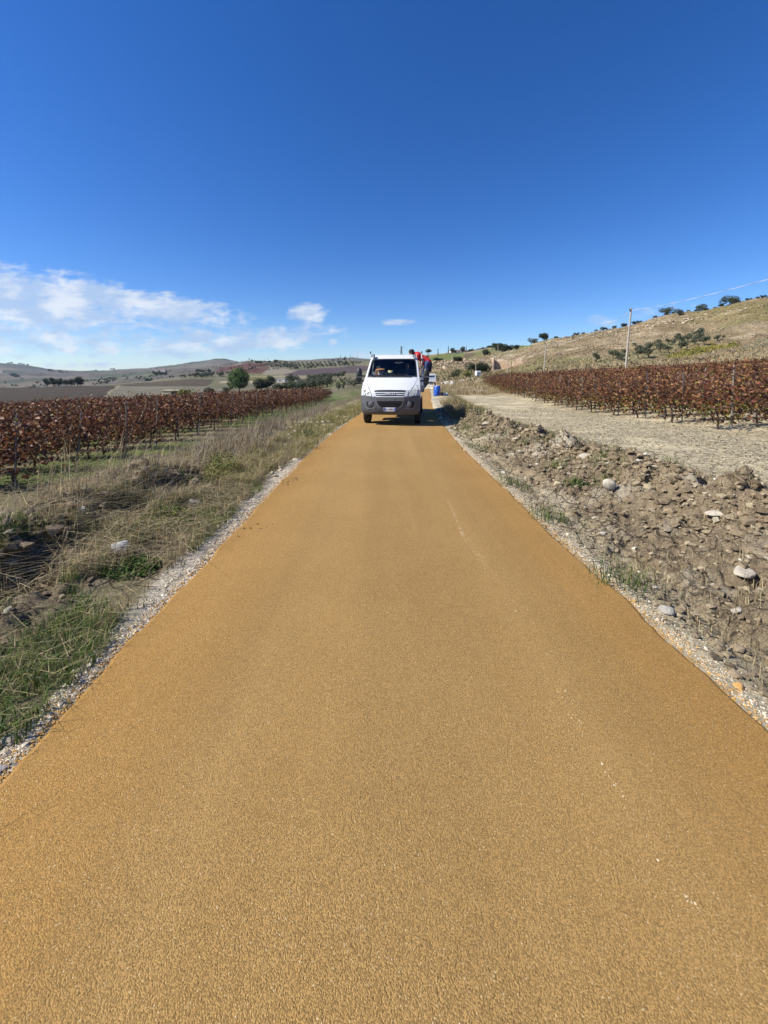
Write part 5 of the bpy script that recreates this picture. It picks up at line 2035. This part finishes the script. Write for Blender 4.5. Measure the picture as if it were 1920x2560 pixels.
def build_truck_people():
    # man in red bending over the side of the load bed
    o = on_truck((1.00, 2.60, 1.045))
    t = thing('person', 'person in a red jacket and blue jeans bending over on the truck bed', 'person', o, YAW)
    t.scale = (1.05, 1.05, 1.05)
    caps = []
    for s in (-1, 1):
        y = s * .10
        caps += [((.17, y * .9, .92), (.03, y, .50), .10, .065), ((.03, y, .50), (.06, y * 1.1, .09), .062, .045), ((.07, y * 1.1, .05), (-.12, y * 1.2, .03), .045, .035)]
        a0, a1, a2 = Vector((-.22, s * .18, 1.22)), Vector((-.27, s * .25, .95)), Vector((-.45, s * .17, .78))
        caps += [(a0, a1, .055, .045), (a1, a2, .042, .030)]
        caps += fingers(s, a2, (-.6, -.1 * s, -.8), (0, s, 0))
    caps += [((.16, .0, .93), (.02, 0, 1.06), .13, .12), ((.02, 0, 1.06), (-.18, 0, 1.21), .125, .14), ((-.24, 0, 1.25), (-.36, -.01, 1.30), .085, .055)]
    hd = Vector((-.43, -.02, 1.335))
    balls = [(hd, (.085, .075, .105)), (hd + Vector((-.06, 0, -.05)), (.05, .055, .055)), (hd + Vector((-.105, 0, -.035)), (.018, .014, .022)), (hd + Vector((0, .07, -.02)), (.02, .014, .03)), (hd + Vector((0, -.075, -.02)), (.02, .014, .03))]
    link('body', body_mesh('body', caps, skin, .014, balls), t)
    jk = [((.18, .0, .98), (.0, .0, 1.08), .140, .142), ((.17, .0, .95), (.10, .0, .90), .13, .11), ((.0, .0, 1.08), (-.20, 0, 1.22), .135, .150), ((-.02, -.02, 1.02), (.0, 0, .92), .11, .09)]
    for s in (-1, 1):
        jk += [((-.20, s * .17, 1.21), (-.27, s * .25, .95), .072, .058), ((-.27, s * .25, .95), (-.42, s * .18, .81), .055, .043)]
    jk += [((-.22, 0, 1.25), (-.33, 0, 1.29), .10, .072)]
    j = link('jacket', body_mesh('jacket', jk, red_cloth, .018), t)
    tr = [((.17, .0, .95), (.12, .0, 1.0), .128, .12)]
    for s in (-1, 1):
        y = s * .10
        tr += [((.16, y * .9, .92), (.03, y, .50), .112, .082), ((.03, y, .50), (.06, y * 1.1, .12), .08, .07)]
    link('jeans', body_mesh('jeans', tr, denim, .018), t)
    # dark seat and back panel of the work wear
    pn = [((.25, .0, .90), (.22, .0, .66), .105, .10)]
    link('back_panel', body_mesh('back_panel', pn, navy_cloth, .02), t)
    bs = [((.07, s * .11, .05), (-.13, s * .12, .035), .055, .045) for s in (-1, 1)]
    link('boots', body_mesh('boots', bs, black_hair, .016), t)
    link('cap', body_mesh('cap', [(hd + Vector((.01, 0, .035)), hd + Vector((-.02, 0, .03)), .098, .094)], black_hair, .016, [(hd + Vector((.045, 0, -.02)), (.075, .088, .085))]), t)
    st = MB()
    for k in range(4):
        st.box((-.02 + k * .012, -.150 + .006 * k, 1.12 - k * .05), (.035, .03, .03), Matrix.Rotation(rad(20), 3, 'Y'))
    part('reflective_patch', st, white_strip, j, bevel=.006)
    # driver, dim behind the windscreen
    o = on_truck((.45, .95, 0))
    d = thing('person', 'driver in grey-green clothing behind the windscreen with one hand on the wheel', 'person', o, YAW)
    caps, jk = [], []
    sh_l, sh_r = Vector((-.20, .0, 1.74)), Vector((.20, .0, 1.74))
    el_l, wr_l = Vector((-.25, -.22, 1.54)), Vector((-.10, -.45, 1.63))
    el_r, wr_r = Vector((.30, -.18, 1.55)), Vector((.17, -.42, 1.60))
    for a, b_, c, s in ((sh_l, el_l, wr_l, -1), (sh_r, el_r, wr_r, 1)):
        caps += [(a, b_, .05, .042), (b_, c, .04, .03)] + fingers(s, c, (.1 * -s, -.8, .25), (1, .1, .1), .011)
        jk += [(a, b_, .07, .058), (b_, b_.lerp(c, .86), .056, .045)]
    core = [((0, .02, 1.30), (0, .04, 1.52), .15, .16), ((0, .04, 1.52), (0, .05, 1.70), .16, .15), ((-.12, .03, 1.70), (.12, .03, 1.70), .085, .085)]
    caps += core + [((0, .0, 1.74), (0, -.02, 1.86), .055, .055)]
    for s in (-1, 1):
        caps += [((s * .10, 0, 1.25), (s * .13, -.42, 1.26), .085, .065)]
    balls = [((0, -.03, 1.92), (.075, .092, .115)), ((0, -.125, 1.90), (.016, .022, .024)), ((.078, -.02, 1.91), (.014, .02, .03)), ((-.078, -.02, 1.91), (.014, .02, .03)), ((0, -.07, 1.85), (.05, .06, .05))]
    link('body', body_mesh('body', caps, skin, .013, balls), d)
    link('jacket', body_mesh('jacket', jk + [(a, b_, r + .022, q + .022) for a, b_, r, q in core], olive_cloth, .018), d)
    link('hair', body_mesh('hair', [((0, 0, 1.95), (0, .03, 1.95), .085, .09)], black_hair, .016), d)
    # things on the dashboard
    ht = thing('hat', 'olive-green brimmed hat with a pale band lying on the truck dashboard', 'hat', on_truck((-.07, .02, 1.508)), YAW)
    part('crown', MB().lathe([(.112, .0), (.112, .05), (.104, .10), (.092, .15), (.075, .168), (.04, .162), (.012, .158)], 24), hm := plain('hat_cloth', (.36, .35, .18), .95, var=.2, scale=40, bump=.003), ht, 50)
    V, F = [], []
    for k in range(28):
        a = 2 * math.pi * k / 28
        for r, z in ((.108, .012), (.15, .004), (.185, .022 + .014 * math.cos(2 * a)), (.185, .017 + .014 * math.cos(2 * a)), (.15, -.001), (.108, .004)):
            V.append((r * math.cos(a) * 1.02, r * math.sin(a) * .9, z))
    for k in range(28):
        for q in range(6):
            F.append((k * 6 + q, k * 6 + (q + 1) % 6, ((k + 1) % 28) * 6 + (q + 1) % 6, ((k + 1) % 28) * 6 + q))
    part('brim', MB().add(V, F), hm, ht, 60)
    part('hat_band', MB().lathe([(.1135, .018), (.115, .02), (.114, .046), (.1125, .048)], 24), plain('band_pale', (.40, .38, .30), .9), ht, 60)
    bg = thing('paper_bag', 'orange-brown printed paper bag standing on the truck dashboard', 'bag', on_truck((-.43, .10, 1.505)), YAW)
    o_ = [(-.165, 0), (-.165, .17), (-.14, .215), (-.02, .235), (.14, .228), (.168, .19), (.168, 0)]
    bb = MB()
    n = len(o_)
    bb.add([(x, -.05, z) for x, z in o_] + [(x * .96, .05, z) for x, z in o_], [tuple(range(n)), tuple(range(2 * n - 1, n - 1, -1))] + [(i, (i + 1) % n, (i + 1) % n + n, i + n) for i in range(n)])
    part('sack', bb, plain('kraft_orange', (.52, .235, .085), .8, var=.14, scale=9, bump=.004), bg, 40, .012)
    pr = MB()
    for x, w, h in ((-.055, .04, .09), (.075, .045, .10)):
        pr.box((x, -.0545, .115), (w, .003, h))
        pr.box((x + .01, -.0545, .175), (w * .5, .003, .03))
    part('print', pr, plain('print_cream', (.72, .60, .42), .8), bg)
    pp = MB()
    pp.box((0, 0, .035), (.13, .10, .012), Matrix.Rotation(rad(38), 3, 'X') @ Matrix.Rotation(rad(25), 3, 'Y'))
    pp.box((.08, -.05, .012), (.11, .06, .01), Matrix.Rotation(rad(20), 3, 'Y'))
    o = part('crumpled_paper', pp, plain('pale_blue_paper', (.55, .66, .70), .8), None, bevel=.003)
    o.location, o.rotation_euler = on_truck((-.42, -.09, 1.51)), (0, 0, YAW + .5)
    tag(o, 'pale blue crumpled paper lying on the truck dashboard', 'paper')
    rl = MB().lathe([(.01, -.05), (.06, -.045), (.066, -.02), (.066, .02), (.06, .045), (.01, .05)], 18, 'Y')
    o = part('tape_roll', rl, plain('grey_tape', (.38, .38, .40), .5), None, 40)
    o.location, o.rotation_euler = on_truck((-.63, .10, 1.57)), (0, 0, YAW)
    tag(o, 'round grey roll beside the orange bag on the truck dashboard', 'roll')


build_truck_people()


# ------------------------------------------------------------------ barrel, tools, small white pickup
def at_road(c, v):
    p = Vector((col_u(c, v) * 1, 1, 0))
    y = CAM_H / row_t(v)
    return Vector((col_u(c, v) * y, y, 0))


def build_roadside():
    p = place(1091.5, 990.5, 20)
    t = thing('plastic_barrel', 'blue plastic barrel leaning slightly on the verge behind the truck', 'barrel', p - Vector((0, 0, .02)), .3)
    t.rotation_euler = (0, rad(5), .3)
    blue = plain('blue_barrel_plastic', (.016, .085, .42), .35, var=.12, scale=5)
    pr = [(.02, 0), (.20, 0), (.225, .03), (.245, .12), (.258, .20), (.262, .24), (.254, .26), (.263, .28), (.268, .42), (.263, .56), (.254, .58), (.262, .60), (.25, .72), (.225, .80), (.205, .83), (.19, .83), (.18, .80), (.02, .80)]
    part('shell', MB().lathe(pr, 28), blue, t, 35)
    part('bung', MB().lathe([(.01, .80), (.045, .80), (.045, .83), (.01, .835)], 14, c=(.09, .03, 0)), black_plastic, t, 40)
    q = place(1103.5, 991, 20)
    t = thing('bucket', 'black bucket standing beside the blue barrel', 'bucket', q)
    part('pail', MB().lathe([(.02, .0), (.12, 0), (.155, .30), (.165, .30), (.165, .315), (.15, .315), (.118, .02), (.02, .02)], 22), black_plastic, t, 40)
    part('handle', MB().tube([(.16 * math.cos(a), .02, .31 + .13 * math.sin(a)) for a in np.linspace(0, math.pi, 12)], .006, 6), steel, t, 50)
    q = place(1112, 990, 20)
    b = MB()
    b.ell((0, 0, .10), (.26, .17, .12), 14, 8)
    b.ell((.16, .03, .14), (.12, .12, .11), 10, 7)
    me = b.mesh('sack', plain('white_sack', (.60, .60, .58), .85, var=.12, scale=10, bump=.01), 60)
    o = link('sack', me, None, q)
    tag(o, 'crumpled white sack lying beside the black bucket', 'sack')
    # wooden stakes standing together
    base = at_road(1085, 968)
    for i, (dx, dy, h, lx, lab, m) in enumerate([(0, 0, 1.05, -.04, 'reddish wooden stake standing leftmost behind the blue barrel', (.32, .13, .06)), (.16, .1, 1.1, .02, 'pale wooden stake standing in the middle behind the blue barrel', (.50, .38, .22)), (.32, .05, 1.15, .02, 'dark-tipped wooden stake standing rightmost behind the blue barrel', (.36, .25, .13))]):
        x, y = base.x + .15 + dx, base.y - 3 + dy
        o = link('wooden_stake', MB().tube([(0, 0, -.1), (lx, 0, h * .5), (lx * 2, 0, h)], [.036, .034, .032], 8).mesh('wooden_stake', plain('stake_wood', m, .85)), None, (x, y, float(G(x, y))))
        tag(o, lab, 'stake')
    # small white pickup on the white track, tail towards us
    p = Vector((6.55, 58.5, 0))
    p.z = float(G(p.x, p.y)) + .05
    t = thing('small_pickup', 'small white pickup on the white track beyond the end of the ochre road', 'pickup', p, rad(-8))
    b = MB()
    b.box((0, 2.35, 1.22), (1.42, 1.1, .9))
    b.box((0, 2.45, 1.72), (1.30, .85, .14))
    cab = part('cab', b, white_paint, t, 40, .06)
    part('rear_window', MB().box((0, 1.795, 1.42), (1.05, .02, .36)), plain('dark_window', (.03, .05, .08), .1), cab, bevel=.02)
    bd = MB()
    bd.box((0, .75, .72), (1.50, 2.0, .06))
    for sg in (-1, 1):
        bd.box((sg * .74, .75, .90), (.04, 2.0, .32))
    part('cargo_bed', bd, white_paint, t, 40, .008)
    tg = part('tailgate', MB().box((0, -.26, .88), (1.52, .04, .36)), white_paint, t, bevel=.01)
    rib = MB()
    for x in (-.45, 0, .45):
        rib.box((x, -.285, .88), (.04, .012, .30))
    part('tailgate_rib', rib, white_paint, tg)
    ch = MB()
    ch.box((0, 1.0, .52), (.7, 3.0, .16))
    ch.box((0, -.2, .50), (1.4, .06, .08))
    part('chassis', ch, black_plastic, t)
    for sg in (-1, 1):
        for y in (.35, 2.5):
            w = MB().lathe([(.14, -.08), (.26, -.08), (.28, -.05), (.28, .05), (.26, .08), (.14, .08)], 22, 'X', (sg * .62, y, .28))
            o = part('wheel', w, rubber, t, 40)
            part('rim', MB().lathe([(.02, sg * .06), (.13, sg * .05), (.15, sg * .082), (.13, sg * .03)], 16, 'X', (sg * .62, y, .28)), steel, o, 40)
        part('tail_light', MB().box((sg * .64, -.285, .60), (.16, .03, .09)), plain('tail_red', (.35, .02, .02), .3), t, bevel=.006)
        part('mirror', MB().box((sg * .84, 2.75, 1.42), (.12, .05, .20)), black_plastic, t, bevel=.02)
    rack = MB()
    for sg in (-1, 1):
        rack.tube([(sg * .70, 1.70, .75), (sg * .70, 1.70, 1.80)], .025, 8)
    rack.tube([(-.7, 1.7, 1.80), (.7, 1.7, 1.80)], .025, 8)
    part('rack', rack, white_paint, t, 50)
    ld = thing('storage_crate', 'pale grey ribbed crate standing in the bed of the small white pickup', 'crate', p + Vector((.15, .6, .75)), rad(-8))
    part('box', MB().box((0, 0, .28), (.95, .7, .56)), plain('crate_grey', (.42, .46, .50), .6), ld, bevel=.01)
    rb = MB()
    for x in (-.3, 0, .3):
        rb.box((x, -.355, .28), (.05, .02, .5))
    part('rib', rb, plain('crate_rib', (.30, .34, .38), .6), ld)


build_roadside()


# ------------------------------------------------------------------ poles and wire
def pole(x, y, ztop, r, label, lean=0., fit=True):
    z0 = float(G(x, y))
    h = ztop - z0
    t = thing('utility_pole', label, 'utility pole', (x, y, z0), 0, 'wooden utility poles')
    del t['group']
    part('shaft', MB().tube([(0, 0, -.4), (lean * .5, 0, h * .5), (lean, 0, h)], [r, r * .88, r * .72], 12), pole_wood, t, 50)
    if fit:
        b = MB()
        b.box((lean - .10, -.05, h - .32), (.16, .08, .10))
        b.tube([(lean - .16, -.05, h - .30), (lean - .22, -.05, h - .18)], .03, 8)
        part('bracket', b, black_plastic, t, 40)
        part('insulator', MB().lathe([(.02, -.08), (.05, -.06), (.055, 0), (.035, .05), (.01, .06)], 12, c=(lean - .20, -.05, h - .12)), plain('insulator_dark', (.08, .05, .04), .3), t, 50)
    return Vector((x + lean, y, ztop - .30))


def from_pix(c, v, y):
    return Vector((col_u(c, v) * y, y, CAM_H - row_t(v) * y))


def build_poles():
    tops = []
    spec = [(1578, 770, 47, .118, 'nearest and tallest pale wooden utility pole, standing in the right vineyard', .8), (1365, 856, 84, .125, 'second wooden utility pole, just behind the vineyard edge', .44), (1270, 880, 118, .14, 'wooden utility pole in front of the middle of the ruined house', .1),
            (1235, 887, 146, .14, 'wooden utility pole in front of the left end of the ruined house', .36), (1205, 895, 176, .14, 'wooden utility pole left of the ruined house beside the dark bush', .17)]
    for c, v, y, r, lab, ln in spec:
        p = from_pix(c, v, y)
        tops.append(pole(p.x - ln, p.y, p.z, r, lab, ln))
    p = from_pix(1189, 909, 124)
    pole(p.x, p.y, p.z, .12, 'short bare wooden pole in front of the big dark bush', .1, False)
    p = from_pix(1129.7, 884, 236)
    pole(p.x, p.y, p.z, .13, 'distant pale pole beside the solitary dark bush on the rocky slope', 0., False)
    p = from_pix(1245, 861, 232)
    pole(p.x, p.y, p.z, .14, 'distant thin pole on the slope above the ruined house', 0., False)
    # next pole towards the camera stands outside the picture
    ends = [Vector((20.9, 10.5, 7.5))] + tops
    z0 = float(G(20.9, 10.5))
    t = thing('utility_pole', 'wooden utility pole carrying the wire beyond the edge of the vineyard', 'utility pole', (20.9, 10.5, z0))
    part('shaft', MB().tube([(0, 0, -.4), (0, 0, 7.8 - z0)], [.16, .11], 12), pole_wood, t, 50)
    wm = plain('grey_cable', (.52, .52, .51), .6, var=.2, scale=4)
    labs = ['twisted grey overhead cable rising from the nearest pole to the frame edge', 'overhead cable between the nearest pole and the second pole', 'sagging overhead cable between the second pole and the ruin', 'overhead cable between the two poles in front of the ruin', 'overhead cable left of the ruined house']
    for i in range(len(ends) - 1):
        a, b = ends[i], ends[i + 1]
        sag = [.55, 1.2, 2.1, 1.5, 1.5][i]
        m = MB()
        n = 60
        for ph in (0, math.pi):
            P = []
            for k in range(n + 1):
                f = k / n
                q = a.lerp(b, f) - Vector((0, 0, 4 * sag * f * (1 - f)))
                tw = 40 * f + ph
                P.append(q + Vector((.016 * math.cos(tw), 0, .016 * math.sin(tw))))
            m.tube(P, .0105 if i == 0 else .013, 5)
        o = link('overhead_cable', m.mesh('overhead_cable', wm, 60))
        tag(o, labs[i], 'cable')


build_poles()


# ------------------------------------------------------------------ ruin, farmhouses, masts
def build_buildings():
    stone = Mat('ruin_masonry')
    p_ = stone.pos()
    c = stone.mix(stone.mapr(stone.noise(1.1, 6, .65), .35, .65), (.54, .40, .25), (.44, .285, .17))
    c = stone.mix(stone.mapr(stone.voro(3.2, 'DISTANCE_TO_EDGE'), .0, .08, .5, 0), c, (.20, .145, .095))
    c = stone.mix(stone.mapr(stone.noise(.5, 3), .52, .66), c, (.60, .50, .36))
    stone.set(Base_Color=c, Roughness=.95, Normal=stone.bump(stone.noise(5, 6, .7), .12))
    y = 158.
    L, R = from_pix(1236, 931, y), from_pix(1298, 931, y)
    base = Vector((L.x, y, min(float(H(L.x, y)), float(H(R.x, y))) - 1.6))
    W = (R.x - L.x) / math.cos(rad(24))
    zt = lambda v: CAM_H - row_t(v) * y - base.z
    t = thing('ruined_house', 'roofless ruined stone house on the slope above the vineyard', 'ruin', base, rad(-24))

    def wall(outline, thick, holes=()):
        bm = bmesh.new()
        vs = [bm.verts.new((x, 0, z)) for x, z in outline]
        f = bm.faces.new(vs)
        r = bmesh.ops.extrude_face_region(bm, geom=[f])
        for v in [g for g in r['geom'] if isinstance(g, bmesh.types.BMVert)]:
            v.co.y += thick
        bmesh.ops.recalc_face_normals(bm, faces=bm.faces)
        me = bpy.data.meshes.new('wall')
        bm.to_mesh(me)
        bm.free()
        me.materials.append(stone.m)
        return me
    def rough(pts, n=5, a=.16):
        out = []
        for (x0, z0), (x1, z1) in zip(pts, pts[1:]):
            for k in range(n):
                out.append((x0 + (x1 - x0) * k / n + random.uniform(-a, a) * .3 * (k > 0), z0 + (z1 - z0) * k / n + random.uniform(-a, a) * (k > 0)))
        return out + [pts[-1]]
    top = rough([(0, zt(897)), (W * .30, zt(898)), (W * .36, zt(901)), (W * .44, zt(902)), (W * .54, zt(902)), (W * .58, zt(903))])
    o1 = [(0, 0)] + top + [(W * .58, zt(916)), (W * .58, 0)]
    link('wall', wall(o1[::-1], .6), t)
    o2 = [(W * .63, 0), (W * .63, zt(916)), (W * .63, zt(903))] + rough([(W * .72, zt(903)), (W * .76, zt(899)), (W * .86, zt(896)), (W, zt(895))]) + [(W, 0)]
    link('wall', wall(o2[::-1], .6), t)
    link('wall', wall([(W * .58, zt(918)), (W * .63, zt(918)), (W * .63, 0), (W * .58, 0)], .58), t).location = (0, .01, 0)
    o3 = [(0, 0)] + rough([(0, zt(905)), (.5, zt(898)), (1.0, zt(894)), (1.5, zt(896)), (2.2, zt(897))], 4, .2) + [(2.2, 0)]
    w3 = link('wall', wall(o3[::-1], .6), t)
    w3.rotation_euler = (0, 0, math.pi / 2)
    w3.location = (-.03, -2.2, 0)
    # rubble at the foot
    Pp = [(base.x + random.uniform(-1, W + 2), y + random.uniform(-5.5, 0)) for _ in range(160)]
    lumps('ruin_rubble', Pp, RNG.uniform(.12, .4, 160), pick([(.33, .24, .15), (.26, .19, .115)], [1, 1], 160), pebble_mat, .7, on=H)

    cream = plain('cream_render', (.56, .44, .27), .9, var=.1, scale=1.2)
    pale = plain('pale_render', (.62, .56, .46), .9, var=.1, scale=1.2)
    roof_m = plain('roof_tile', (.24, .13, .085), .9, var=.25, scale=2)
    dark = plain('window_dark', (.02, .022, .025), .3)

    def house(c, v, w, d, h, wm, label, y=None, rz=0., gable=True, wins=2):
        p = place(c, v) if y is None else Vector((col_u(c, v) * y, y, CAM_H - row_t(v) * y))
        t = thing('farmhouse', label, 'house', p - Vector((0, 0, .3)), rz)
        part('wall', MB().box((0, 0, h / 2), (w, d, h)), wm, t)
        if gable:
            rf = MB()
            e, rh = .3, h * .28
            rf.add([(-w / 2 - e, -d / 2 - e, h - .02), (w / 2 + e, -d / 2 - e, h - .02), (w / 2 + e, d / 2 + e, h - .02), (-w / 2 - e, d / 2 + e, h - .02), (-w / 2 - e, 0, h + rh), (w / 2 + e, 0, h + rh)], [(0, 1, 5, 4), (2, 3, 4, 5), (1, 2, 5), (3, 0, 4), (0, 3, 2, 1)])
        else:
            rf = MB().box((0, 0, h + .12), (w + .3, d + .3, .25))
        part('roof', rf, roof_m if gable else wm, t)
        for k in range(wins):
            part('window', MB().box((-w / 2 + w * (k + .5) / wins, -d / 2 - .02, h * .55), (w * .12, .08, h * .28)), dark, t)
        return t
    house(572.5, 935, 11, 8, 6.2, cream, 'small cream farmhouse below the red vine hillside', y=760, gable=False)
    house(866, 938, 10, 7, 7, cream, 'cream farmhouse near the truck mirror on the valley slope', y=560, gable=False)
    house(873, 938.5, 6, 6, 5, cream, 'lower cream annexe of the farmhouse near the truck mirror', y=565, gable=False, wins=1)
    house(1146, 885, 24, 9, 5.0, pale, 'long pale villa with brown roof on the ridge among cypresses', y=600, wins=5)
    house(1142, 886.5, 34, 4, 2.6, pale, 'low pale terrace wall in front of the villa', y=590, gable=False, wins=0)
    house(702, 956.5, 7, 5, 3.2, pale, 'low pale shed beside the valley bushes', y=300, gable=False, wins=1)
    house(733, 956, 9, 6, 3.6, pale, 'pale flat-roofed shed on the far field track', y=320, gable=False, wins=1)
    house(281, 925, 26, 14, 10, pale, 'tiny white farmhouse on the far hill line', y=2900, wins=2)
    house(37, 943, 16, 10, 8, pale, 'tiny white house with trees on the far lilac slope', y=1500, wins=2)
    house(2, 932, 24, 10, 10, pale, 'white house at the left frame edge on the far hill', y=1900, wins=2)
    house(408, 929, 20, 10, 8, pale, 'tiny white house below the far hill summit', y=1500, wins=2)
    house(432, 990, 6, 4, 2.2, cream, 'low beige wall behind the lower vineyard beside the yellow-green bush', y=150, gable=False, wins=0)
    # white water tank on the slope
    p = place(1195, 939.5)
    t = thing('water_tank', 'white plastic water tank beside the short poles', 'tank', p, .2)
    part('shell', MB().box((0, 0, .62), (1.35, 1.1, 1.25)), plain('tank_white', (.72, .72, .70), .5), t, bevel=.18)
    part('hatch', MB().box((-.1, -.56, .50), (.34, .04, .34)), black_plastic, t, bevel=.04)
    # lattice pylon beyond the cab
    y = 330.
    p = from_pix(1003.5, 890, y)
    zt_ = CAM_H - row_t(866) * y
    zb = float(H(p.x, y))
    t = thing('lattice_pylon', 'dark lattice pylon rising on the skyline behind the truck cab', 'pylon', (p.x, y, zb))
    h = zt_ - zb
    leg, br = MB(), MB()
    for sx in (-1, 1):
        for sy in (-1, 1):
            part('leg', MB().tube([(sx * 1.3, sy * 1.3, 0), (sx * .55, sy * .55, h * .65), (sx * .4, sy * .4, h)], .17, 6), plain('pylon_steel', (.035, .03, .032), .6), t)
    for k in range(14):
        z0, z1 = h * k / 14, h * (k + 1) / 14
        w0, w1 = np.interp([z0, z1], [0, h * .65, h], [1.3, .55, .4])
        for sy in (-1, 1):
            br.tube([(-w0, sy * w0, z0), (w1, sy * w1, z1)], .12, 5)
            br.tube([(w0, sy * w0, z0), (-w1, sy * w1, z1)], .12, 5)
    part('bracing', br, plain('pylon_bracing', (.04, .034, .036), .6), t)
    for k, (z, sg) in enumerate([(h - .5, 1), (h - 4.2, -1), (h - 6.4, 1)]):
        part('cross_arm', MB().tube([(0, 0, z), (sg * 2.1, 0, z + .1)], [.12, .08], 6), plain('pylon_arm', (.04, .034, .036), .6), t)
    for c, v0, v1, lab, y in [(851, 901, 887, 'tall dark mast on the far hilltop left of the truck', 1000.), (864.5, 902, 889, 'second dark mast on the far hilltop', 1010.), (875.5, 902, 886, 'pale mast nearest to the truck on the far hilltop', 1020.), (893.5, 902, 888, 'thin pale mast above the truck mirror on the far hilltop', 1030.), (1181, 877, 869, 'thin mast on the ridge beyond the villa', 560.)]:
        a, b = from_pix(c, v0, y), from_pix(c, v1, y)
        t = thing('radio_mast', lab, 'mast', (a.x, y, a.z - 8))
        hh = b.z - a.z + 8
        part('tower', MB().tube([(0, 0, 0), (0, 0, hh)], [.7, .28], 6), plain('mast_steel', (.16, .16, .18), .6), t, 50)
        an = MB()
        for k in range(3):
            an.box((0, 0, hh * (.6 + .13 * k)), (1.6, 1.0, .9))
        part('antenna', an, plain('antenna_grey', (.22, .22, .24), .6), t)


build_buildings()


# pale tyre scuffs left on the ochre surface
def build_scuffs():
    P = []
    pts = [((1120, 1252), (1160, 1345), 620, .014), ((1160, 1345), (1225, 1430), 240, .035), ((1225, 1430), (1300, 1530), 60, .04), ((1395, 1720), (1460, 1830), 60, .03), ((1500, 1905), (1560, 2010), 70, .018), ((1560, 2010), (1640, 2110), 16, .03), ((1660, 2180), (1730, 2270), 50, .025), ((540, 1790), (420, 1830), 10, .1)]
    V, F, C = [], [], []
    for (c0, v0), (c1, v1), n, s in pts:
        for _ in range(n):
            f = random.random()
            q = at_road(c0 + (c1 - c0) * f, v0 + (v1 - v0) * f)
            P.append((q.x + random.gauss(0, s * .6), q.y + random.gauss(0, s)))
    for _ in range(170):
        y = 1 + 14 * random.random() ** 1.5
        P.append((float(xc(y)) + random.uniform(-1.55, 1.55), y))
    P = np.array(P)
    n = len(P)
    line = np.arange(n) < n - 170
    lumps('road_scuffs', P, np.where(line, RNG.uniform(.0026, .0060, n), RNG.uniform(.0022, .0055, n)), np.where(line[:, None], pick([(.58, .45, .26), (.64, .52, .34)], [3, 2], n), pick([(.52, .37, .18), (.44, .29, .13)], [1, 1], n)), crumb_mat, .35, on=lambda x, y: np.zeros(len(x)) + .010 - .03 * ((x - xc(y)) / HALF) ** 2)

    P = []
    for y0, k in ((9.2, 40), (6.3, 26), (12.4, 20), (4.4, 8)):
        for _ in range(k):
            y = y0 + random.gauss(0, .10)
            P.append((float(xc(y)) - HALF + abs(random.gauss(.02, .28)), y + random.gauss(0, .05)))
    n = len(P)
    lumps('road_litter', P, RNG.uniform(.006, .016, n), pick([(.07, .045, .025), (.14, .09, .04)], [3, 1], n), clod_mat, .3, on=lambda x, y: np.zeros(len(x)) - .008)


build_scuffs()


# ------------------------------------------------------------------ haze
def build_haze():
    zs = [float(np.max(FAR_Z)) + 60, float(np.min(FAR_Z)) - 25]
    s = 7000.
    me = MB().box((0, 0, (zs[0] + zs[1]) / 2), (2 * s, 2 * s, zs[0] - zs[1]))
    M = Mat('air')
    M.N.remove(M.b)
    v = M.nd('ShaderNodeVolumePrincipled')
    v.inputs['Color'].default_value = (.62, .78, 1.0, 1)
    v.inputs['Density'].default_value = 0.45e-4
    v.inputs['Anisotropy'].default_value = .2
    M.link(v.outputs[0], M.out.inputs['Volume'])
    o = stuff(link('haze', me.mesh('haze', M.m)))
    o.display_type = 'WIRE'


build_haze()
